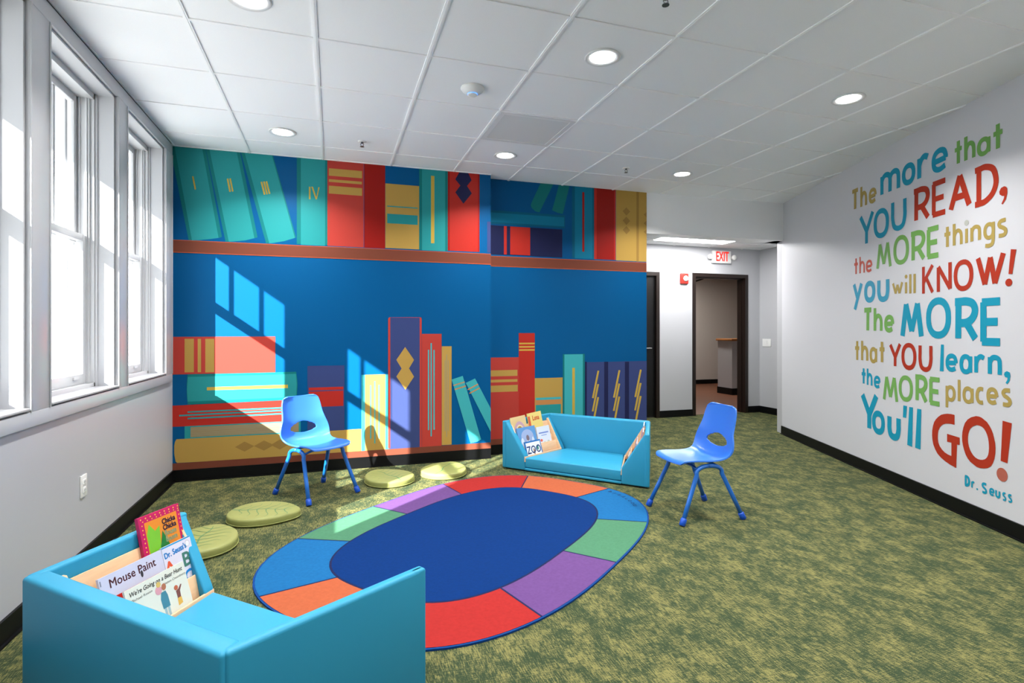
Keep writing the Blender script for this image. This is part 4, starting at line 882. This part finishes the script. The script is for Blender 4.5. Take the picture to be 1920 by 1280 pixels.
# ------------------------------------------------------------ reading sofas with book racks
FW, BW, DP, SH, SEAT = .69, .515, .67, .445, .125
def make_sofa(x, y, rz, label):
    t = thing('reading_sofa', label, 'sofa', (x, y, 0), rz, 'light blue reading sofas')
    V = M['blue_vinyl']
    bm = bmesh.new(); prism(bm, [(-BW, DP), (BW, DP), (BW-.02, DP-.075), (-BW+.02, DP-.075)], .012, SH); bevel(link_mesh('backrest', bm, V, t), .014, 4)
    for s in (-1, 1):
        F = Vector((s*FW, 0)); B = Vector((s*BW, DP)); a = (B-F).normalized(); n = Vector((-a.y, a.x))
        if n.x*s > 0: n = -n
        # outer side wall
        bm = bmesh.new(); p, q = F, B-a*.01; prism(bm, [p, q, q+n*.04, p+n*.04], .012, SH); bevel(link_mesh('side_panel', bm, V, t), .013, 4)
        # sloped front panel
        def sl(o3): return [(F.x+n.x*d+o3[0], o3[1], z) for d, z in ((0, .012), (.235, .012), (.235, SEAT+.005), (.05, SH-.06), (.025, SH), (0, SH))]
        bm = bmesh.new(); loft(bm, [(F.x-s*d, 0, z) for d, z in ((0, .012), (.235, .012), (.235, SEAT+.01), (.225, SEAT+.03), (.048, SH-.02), (.03, SH), (0, SH))],
                                 [(F.x-s*d-s*.0155, .055, z) for d, z in ((0, .012), (.235, .012), (.235, SEAT+.01), (.225, SEAT+.03), (.048, SH-.02), (.03, SH), (0, SH))])
        bevel(link_mesh('arm_front', bm, V, t), .010, 4)
        # rack of birch boards, stored under one part with boards as sub-parts
        def P(al, d, z): q = F+a*al+n*d; return (q.x, q.y, z)
        a0, a1 = .062, .595
        bm = bmesh.new(); loft(bm, [P(a0, .043, .015), P(a0, .215, .015), P(a0, .200, .105), P(a0, .043, .105)], [P(a1, .043, .015), P(a1, .215, .015), P(a1, .200, .105), P(a1, .043, .105)])
        rk = link_mesh('book_rack', bm, M['birch'], t)
        def board(name, d0, z0, d1, z1, th=.010, b0=a0, b1=a1):
            bm = bmesh.new(); dd = Vector((d1-d0, z1-z0)).normalized(); nn = Vector((dd.y, -dd.x))*th
            loft(bm, [P(b0, d0, z0), P(b0, d1, z1), P(b0, d1+nn.x, z1+nn.y), P(b0, d0+nn.x, z0+nn.y)], [P(b1, d0, z0), P(b1, d1, z1), P(b1, d1+nn.x, z1+nn.y), P(b1, d0+nn.x, z0+nn.y)])
            bevel(link_mesh(name, bm, M['birch'], rk), .0015, 2)
        board('rack_back', .105, .12, .045, .385); board('rack_divider', .150, .10, .105, .262); board('rack_divider', .190, .10, .158, .205); board('rack_lip', .224, .085, .220, .133)
        for b0 in (a0, a1-.012):
            bm = bmesh.new(); pr = ((.043, .10), (.226, .10), (.226, .135), (.06, .408), (.043, .408))
            loft(bm, [P(b0, d, z) for d, z in pr], [P(b0+.012, d, z) for d, z in pr]); bevel(link_mesh('rack_side', bm, M['birch'], rk), .0015, 2)
        # filler wedge between the rack and the backrest
        bm = bmesh.new(); pr = ((.043, .012), (.226, .012), (.226, .14), (.045, .42))
        loft(bm, [P(a1+.002, d, z) for d, z in pr], [P(a1+.045, d, z) for d, z in pr]); bevel(link_mesh('corner_wedge', bm, V, t), .006, 3)
    i0, i1 = FW-.237, FW-.237-.165
    bm = bmesh.new(); prism(bm, [(-i0, .006), (i0, .006), (i1, DP-.08), (-i1, DP-.08)], .034, SEAT); bevel(link_mesh('seat_cushion', bm, V, t), .012, 4)
    bm = bmesh.new(); prism(bm, [(-i0, .001), (i0, .001), (i1, DP-.08), (-i1, DP-.08)], .012, .031); bevel(link_mesh('base_rail', bm, V, t), .003, 2)
    bm = bmesh.new(); prism(bm, [(-FW+.03, .02), (FW-.03, .02), (BW-.03, DP-.02), (-BW+.03, DP-.02)], .0, .014); link_mesh('underside', bm, M['black'], t)
    return t
S1 = make_sofa(-.178, 2.424, math.radians(135.9), 'light blue vinyl reading sofa in the near left corner, seen from behind')
S2 = make_sofa(1.965, 4.36, math.radians(-47.5), 'light blue vinyl reading sofa facing the rug in front of the recessed mural')

# ------------------------------------------------------------ picture books
def bmat(c):
    k = 'cover_%02x%02x%02x' % tuple(c)
    if k not in M: mk(k, c, .3, .5)
    return M[k]
def make_book(name, label, w_, h_, th, cover, group, art=None, spine=None):
    """origin at bottom back centre; cover faces -Y"""
    t = bpy.data.objects.new(name, None); COL.objects.link(t); tag(t, label, 'book', group); t.empty_display_size = .05
    bm = bmesh.new(); c = .0018
    box(bm, (-w_/2, -th, 0), (w_/2, -th+c, h_)); box(bm, (-w_/2, -c, 0), (w_/2, 0, h_)); box(bm, (-w_/2, -th+c, 0), (-w_/2+c, -c, h_))
    link_mesh('cover', bm, bmat(cover), t)
    bm = bmesh.new(); box(bm, (-w_/2+c, -th+c, .003), (w_/2-.004, -c, h_-.003)); link_mesh('page_block', bm, M['paper'], t)
    if art: art(t, w_, h_, -th)
    return t
def flat(t, name, m, polys, y, label=None):
    bm = bmesh.new()
    for k, P in enumerate(polys): earclip_face(bm, [(p[0], y-.0004-k*.00004, p[1]) for p in P], 0)
    o = link_mesh(name, bm, m, t, recalc=False)
    if label: o['label'] = label
    return o
def circ(cx_, cz_, rx, rz_=None, n=18, a0=0, a1=2*math.pi):
    rz_ = rz_ or rx; return [(cx_+rx*math.cos(a0+(a1-a0)*k/n), cz_+rz_*math.sin(a0+(a1-a0)*k/n)) for k in range(n)]
def rc_(x0, z0, x1, z1): return [(x0, z0), (x1, z0), (x1, z1), (x0, z1)]
def place(book, sofa_xf, s, al, d, z, tilt, roll=0, flip=0):
    """al along the arm from its front, d inward from the side, z height of the lower edge; leaning back by tilt"""
    F = Vector((s*FW, 0)); B = Vector((s*BW, DP)); a = (B-F).normalized(); n = Vector((-a.y, a.x))
    if n.x*s > 0: n = -n
    p = F+a*al+n*d
    # local axes of the book: X along the arm, -Y towards inward/up, Z up the lean
    up = Vector((-n.x*math.sin(tilt), -n.y*math.sin(tilt), math.cos(tilt))); front = Vector((n.x*math.cos(tilt), n.y*math.cos(tilt), math.sin(tilt)))
    X = (-front).cross(up).normalized()
    R = Matrix((X, -front, up)).transposed().to_4x4() @ Matrix.Rotation(roll, 4, 'Y')
    sx, sy, rz = sofa_xf
    Wm = Matrix.Translation((sx, sy, 0)) @ Matrix.Rotation(rz, 4, 'Z') @ Matrix.Translation((p.x, p.y, z)) @ R
    book.matrix_world = Wm
X1 = (-.178, 2.424, math.radians(135.9)); X2 = (1.965, 4.36, math.radians(-47.5))
def art_chicka(t, w, h, y):
    flat(t, 'orange_field', bmat((226, 138, 40)), [rc_(-w/2+.025, .0, w/2-.02, h-.028)], y)
    dots = []
    for k in range(9): dots.append(circ(-w/2+.012+k*(w-.02)/8, h-.010, .0032, n=8)); dots.append(circ(-w/2+.02+k*(w-.03)/8, h-.021, .0028, n=8))
    for k in range(13): dots.append(circ(w/2-.009, h-.03-k*.018, .003, n=8)); dots.append(circ(-w/2+.013, h-.036-k*.018, .003, n=8))
    flat(t, 'dot_border', bmat((240, 190, 70)), dots, y-.0004)
    flat(t, 'light_leaf', bmat((120, 190, 50)), [[(-w/2+.03, .02), (-w/2+.028, h-.08), (-w/2+.045, h-.04), (-w/2+.07, h-.075), (-w/2+.095, h-.06), (-w/2+.09, h-.12), (-w/2+.06, .03)]], y-.0006)
    flat(t, 'dark_leaf', bmat((30, 118, 50)), [[(-w/2+.045, .02), (-w/2+.06, .10), (-w/2+.075, .14), (-w/2+.085, .175), (-w/2+.105, h-.085), (-w/2+.135, .155), (-w/2+.13, .11), (-w/2+.14, .08), (-w/2+.14, .02)], circ(w/2-.055, .09, .04, .022)], y-.0009)
    for i, (s, c) in enumerate((('Chicka', (30, 22, 50)), ('Chicka', (30, 22, 50)), ('Boom', (130, 150, 110)), ('Boom', (130, 150, 110)))):
        text('title_lettering', s, .031, bmat(c), t, (w/2-.067, y-.0016, h-.052-i*.026), .82, bold=.0011)
def art_mouse(t, w, h, y):
    text('title_lettering', 'Mouse Paint', .046, bmat((70, 24, 30)), t, (.0, y-.0006, h-.036), .92, bold=.0006)
    flat(t, 'brush_stroke', bmat((60, 60, 66)), [circ(.035, h-.055, .006, .014)], y)
    flat(t, 'red_picture', bmat((196, 36, 30)), [rc_(-w/2+.035, .02, w/2-.03, h-.085)], y)
    flat(t, 'white_figure', bmat((236, 232, 224)), [circ(-w/2+.07, .08, .022, .028), circ(-.02, .08, .02, .026), circ(.07, .075, .02, .026)], y-.0004)
    flat(t, 'spine_stripe', bmat((120, 130, 150)), [rc_(-w/2+.004, h-.03, -w/2+.008, h-.01)], y)
def art_abc(t, w, h, y):
    flat(t, 'top_band', bmat((40, 150, 200)), [rc_(-w/2, h-.006, w/2, h)], y)
    text('title_lettering', "Dr. Seuss's", .034, bmat((30, 120, 190)), t, (-.012, y-.0006, h-.036), .8, rot=.06, bold=.0012)
    text('letter_a', 'A', .085, bmat((220, 88, 48)), t, (-.055, y-.0006, h-.098), 1, bold=.002)
    text('letter_b', 'B', .085, bmat((66, 118, 104)), t, (.035, y-.0006, h-.092), 1, bold=.002)
    text('letter_c', 'C', .075, bmat((30, 130, 200)), t, (.03, y-.0006, h-.165), 1, bold=.002)
    flat(t, 'publisher_mark', bmat((150, 150, 160)), [circ(w/2-.022, h-.028, .012, .014), ], y); flat(t, 'mark_ring', bmat((226, 226, 232)), [circ(w/2-.022, h-.028, .0105, .0125)], y-.0003)
def art_bear(t, w, h, y):
    text('title_lettering', "We're Going on a Bear Hunt", .0245, bmat((30, 34, 34)), t, (0, y-.0006, h-.024), .88, ital=.25, bold=.0004)
    text('author_lettering', 'Michael Rosen', .0135, bmat((90, 94, 90)), t, (-w*.27, y-.0006, h-.048), 1.25)
    text('author_lettering', 'Helen Oxenbury', .0135, bmat((90, 94, 90)), t, (w*.29, y-.0006, h-.048), 1.25)
    # generic painted figures
    flat(t, 'figure_coat', bmat((66, 130, 150)), [[(.0, .05), (.035, .05), (.034, .095), (.028, .115), (.006, .115), (-.002, .09)]], y)
    flat(t, 'figure_child', bmat((206, 150, 160)), [circ(-.002, .128, .016, .017)], y-.0002)
    flat(t, 'figure_hair', bmat((206, 176, 100)), [circ(.003, .150, .011)], y-.0004)
    flat(t, 'figure_face', bmat((170, 110, 84)), [circ(.024, .132, .011, .013)], y-.0006)
    flat(t, 'figure_legs', bmat((150, 180, 190)), [rc_(.004, .012, .015, .05), rc_(.02, .012, .031, .05)], y)
    flat(t, 'figure_shirt', bmat((120, 76, 70)), [[(.075, .06), (.092, .06), (.094, .085), (.108, .105), (.103, .108), (.088, .095), (.074, .09)]], y)
    flat(t, 'figure_head', bmat((184, 96, 66)), [circ(.078, .103, .010)], y-.0002)
    flat(t, 'figure_shorts', bmat((216, 172, 80)), [[(.072, .030), (.095, .034), (.094, .06), (.074, .06)]], y)
    flat(t, 'figure_kneeling', bmat((150, 104, 84)), [circ(-.055, .045, .011), circ(-.04, .030, .012, .006)], y)
b = make_book('picture_book', 'picture book with pink dotted border and orange cover, tallest in the near sofa rack', .212, .320, .016, (196, 22, 92), 'picture books in the near sofa rack', art_chicka); place(b, X1, 1, .172, .101, .190, .222, .0)
b = make_book('picture_book', 'wide pale lilac picture book with dark title in the near sofa rack', .285, .215, .010, (196, 200, 222), 'picture books in the near sofa rack', art_mouse); place(b, X1, 1, .363, .152, .150, .271, 0)
b = make_book('picture_book', 'pale picture book with large alphabet letters at the rack end by the leaf cushion', .155, .219, .010, (212, 212, 228), 'picture books in the near sofa rack', art_abc); place(b, X1, 1, .141, .152, .150, .271, 0)
b = make_book('picture_book', 'cream picture book with small painted figures, frontmost in the near sofa rack', .285, .189, .009, (214, 218, 206), 'picture books in the near sofa rack', art_bear); place(b, X1, 1, .303, .204, .108, .30, 0)
# far sofa, left rack
def art_bread(t, w, h, y):
    flat(t, 'arched_lettering_band', bmat((196, 160, 176)), [circ(0, h*.42, w*.40, h*.42)], y)
    flat(t, 'cream_arch', bmat((232, 214, 170)), [circ(0, h*.42, w*.30, h*.31)], y-.0003)
    flat(t, 'brown_picture', bmat((176, 130, 50)), [circ(0, h*.42, w*.22, h*.26)], y-.0006)
def art_yellow(t, w, h, y):
    flat(t, 'red_band', bmat((214, 96, 60)), [rc_(-w/2, 0, -w/2+.03, h*.9)], y)
    text('title_lettering', 'Luna', .065, bmat((206, 84, 40)), t, (.01, y-.0006, h-.055), .8, bold=.002)
    flat(t, 'figure_head', bmat((70, 46, 46)), [circ(.005, h*.42, .026)], y); flat(t, 'figure_face', bmat((190, 110, 90)), [circ(.007, h*.39, .017)], y-.0003)
    flat(t, 'figure_body', bmat((214, 130, 50)), [rc_(-.03, h*.16, .04, h*.30)], y); flat(t, 'blue_patch', bmat((60, 110, 170)), [circ(.06, h*.32, .022, .03)], y)
def art_blue(t, w, h, y):
    flat(t, 'pale_circle', bmat((160, 178, 214)), [circ(.0, h*.60, w*.34, h*.30)], y)
    flat(t, 'white_figure', bmat((214, 226, 240)), [circ(-w*.3, h*.42, .02, .04), circ(0, h*.34, .022, .05), circ(w*.28, h*.38, .018, .045)], y-.0003)
    flat(t, 'brown_picture', bmat((128, 112, 120)), [circ(0, h*.56, .020, .028)], y-.0006)
def art_white(t, w, h, y):
    flat(t, 'title_line', bmat((120, 140, 200)), [rc_(-w*.38, h*.68, w*.36, h*.74), rc_(-w*.22, h*.58, w*.2, h*.61)], y)
    flat(t, 'red_hat', bmat((224, 110, 90)), [circ(-w*.27, h*.38, .018, .013)], y); flat(t, 'small_picture', bmat((180, 200, 190)), [circ(-w*.05, h*.22, .018, .02), circ(w*.25, h*.25, .02)], y)
def art_zoo(t, w, h, y):
    flat(t, 'white_panel', bmat((238, 240, 244)), [rc_(-w/2+.012, 0, w/2-.012, h-.014)], y)
    text('title_lettering', 'ZOO', .098, bmat((34, 58, 110)), t, (0, y-.0008, h-.085), .86, bold=.002)
    flat(t, 'brown_picture', bmat((150, 110, 70)), [circ(.0, h-.10, .010, .03)], y-.0002); flat(t, 'green_picture', bmat((60, 130, 110)), [circ(.055, h-.075, .012, .02)], y-.0002)
GR = 'picture books in the left rack of the far sofa'
def B2(lb, w, h, th, c, art, al, d, z, tl, roll=0, s=-1, g=GR):
    b = make_book('picture_book', lb, w, h, th, c, g, art); place(b, X2, s, al, d, z, tl, roll); return b
B2('cream picture book with a brown arch picture, top left of the far sofa rack', .205, .285, .010, (222, 196, 140), art_bread, .170, .101, .190, .222, -.04)
B2('yellow picture book with red title, top right of the far sofa rack', .200, .300, .010, (232, 208, 120), art_yellow, .405, .101, .190, .222, -.04)
B2('blue picture book with pale circle in the middle row of the far sofa rack', .250, .235, .010, (96, 152, 206), art_blue, .215, .152, .142, .271, 0)
B2('white picture book with thin blue title in the middle row of the far sofa rack', .190, .212, .010, (218, 222, 234), art_white, .450, .152, .142, .271, 0)
B2('white animal alphabet picture book with blue border, lowest in the far sofa rack', .220, .145, .009, (40, 110, 180), art_zoo, .230, .203, .108, .30, 0)
GR2 = 'picture books in the right rack of the far sofa'
for lb, w, h, c, al, d, z, tl in (
    ('pink picture book seen edge-on, highest in the right rack of the far sofa', .21, .265, (214, 110, 120), .180, .101, .190, .20),
    ('pale blue picture book seen edge-on behind the pink one in the right rack', .20, .275, (150, 170, 205), .42, .101, .190, .20),
    ('lilac picture book seen edge-on in the middle of the right rack', .21, .215, (176, 160, 190), .18, .152, .142, .25),
    ('rust red picture book seen edge-on in the middle of the right rack', .20, .190, (176, 80, 62), .41, .152, .142, .25),
    ('dark grey picture book seen edge-on, lowest in the right rack', .22, .135, (90, 80, 84), .20, .203, .108, .28)):
    B2(lb, w, h, .009, c, None, al, d, z, tl, 0, 1, GR2)
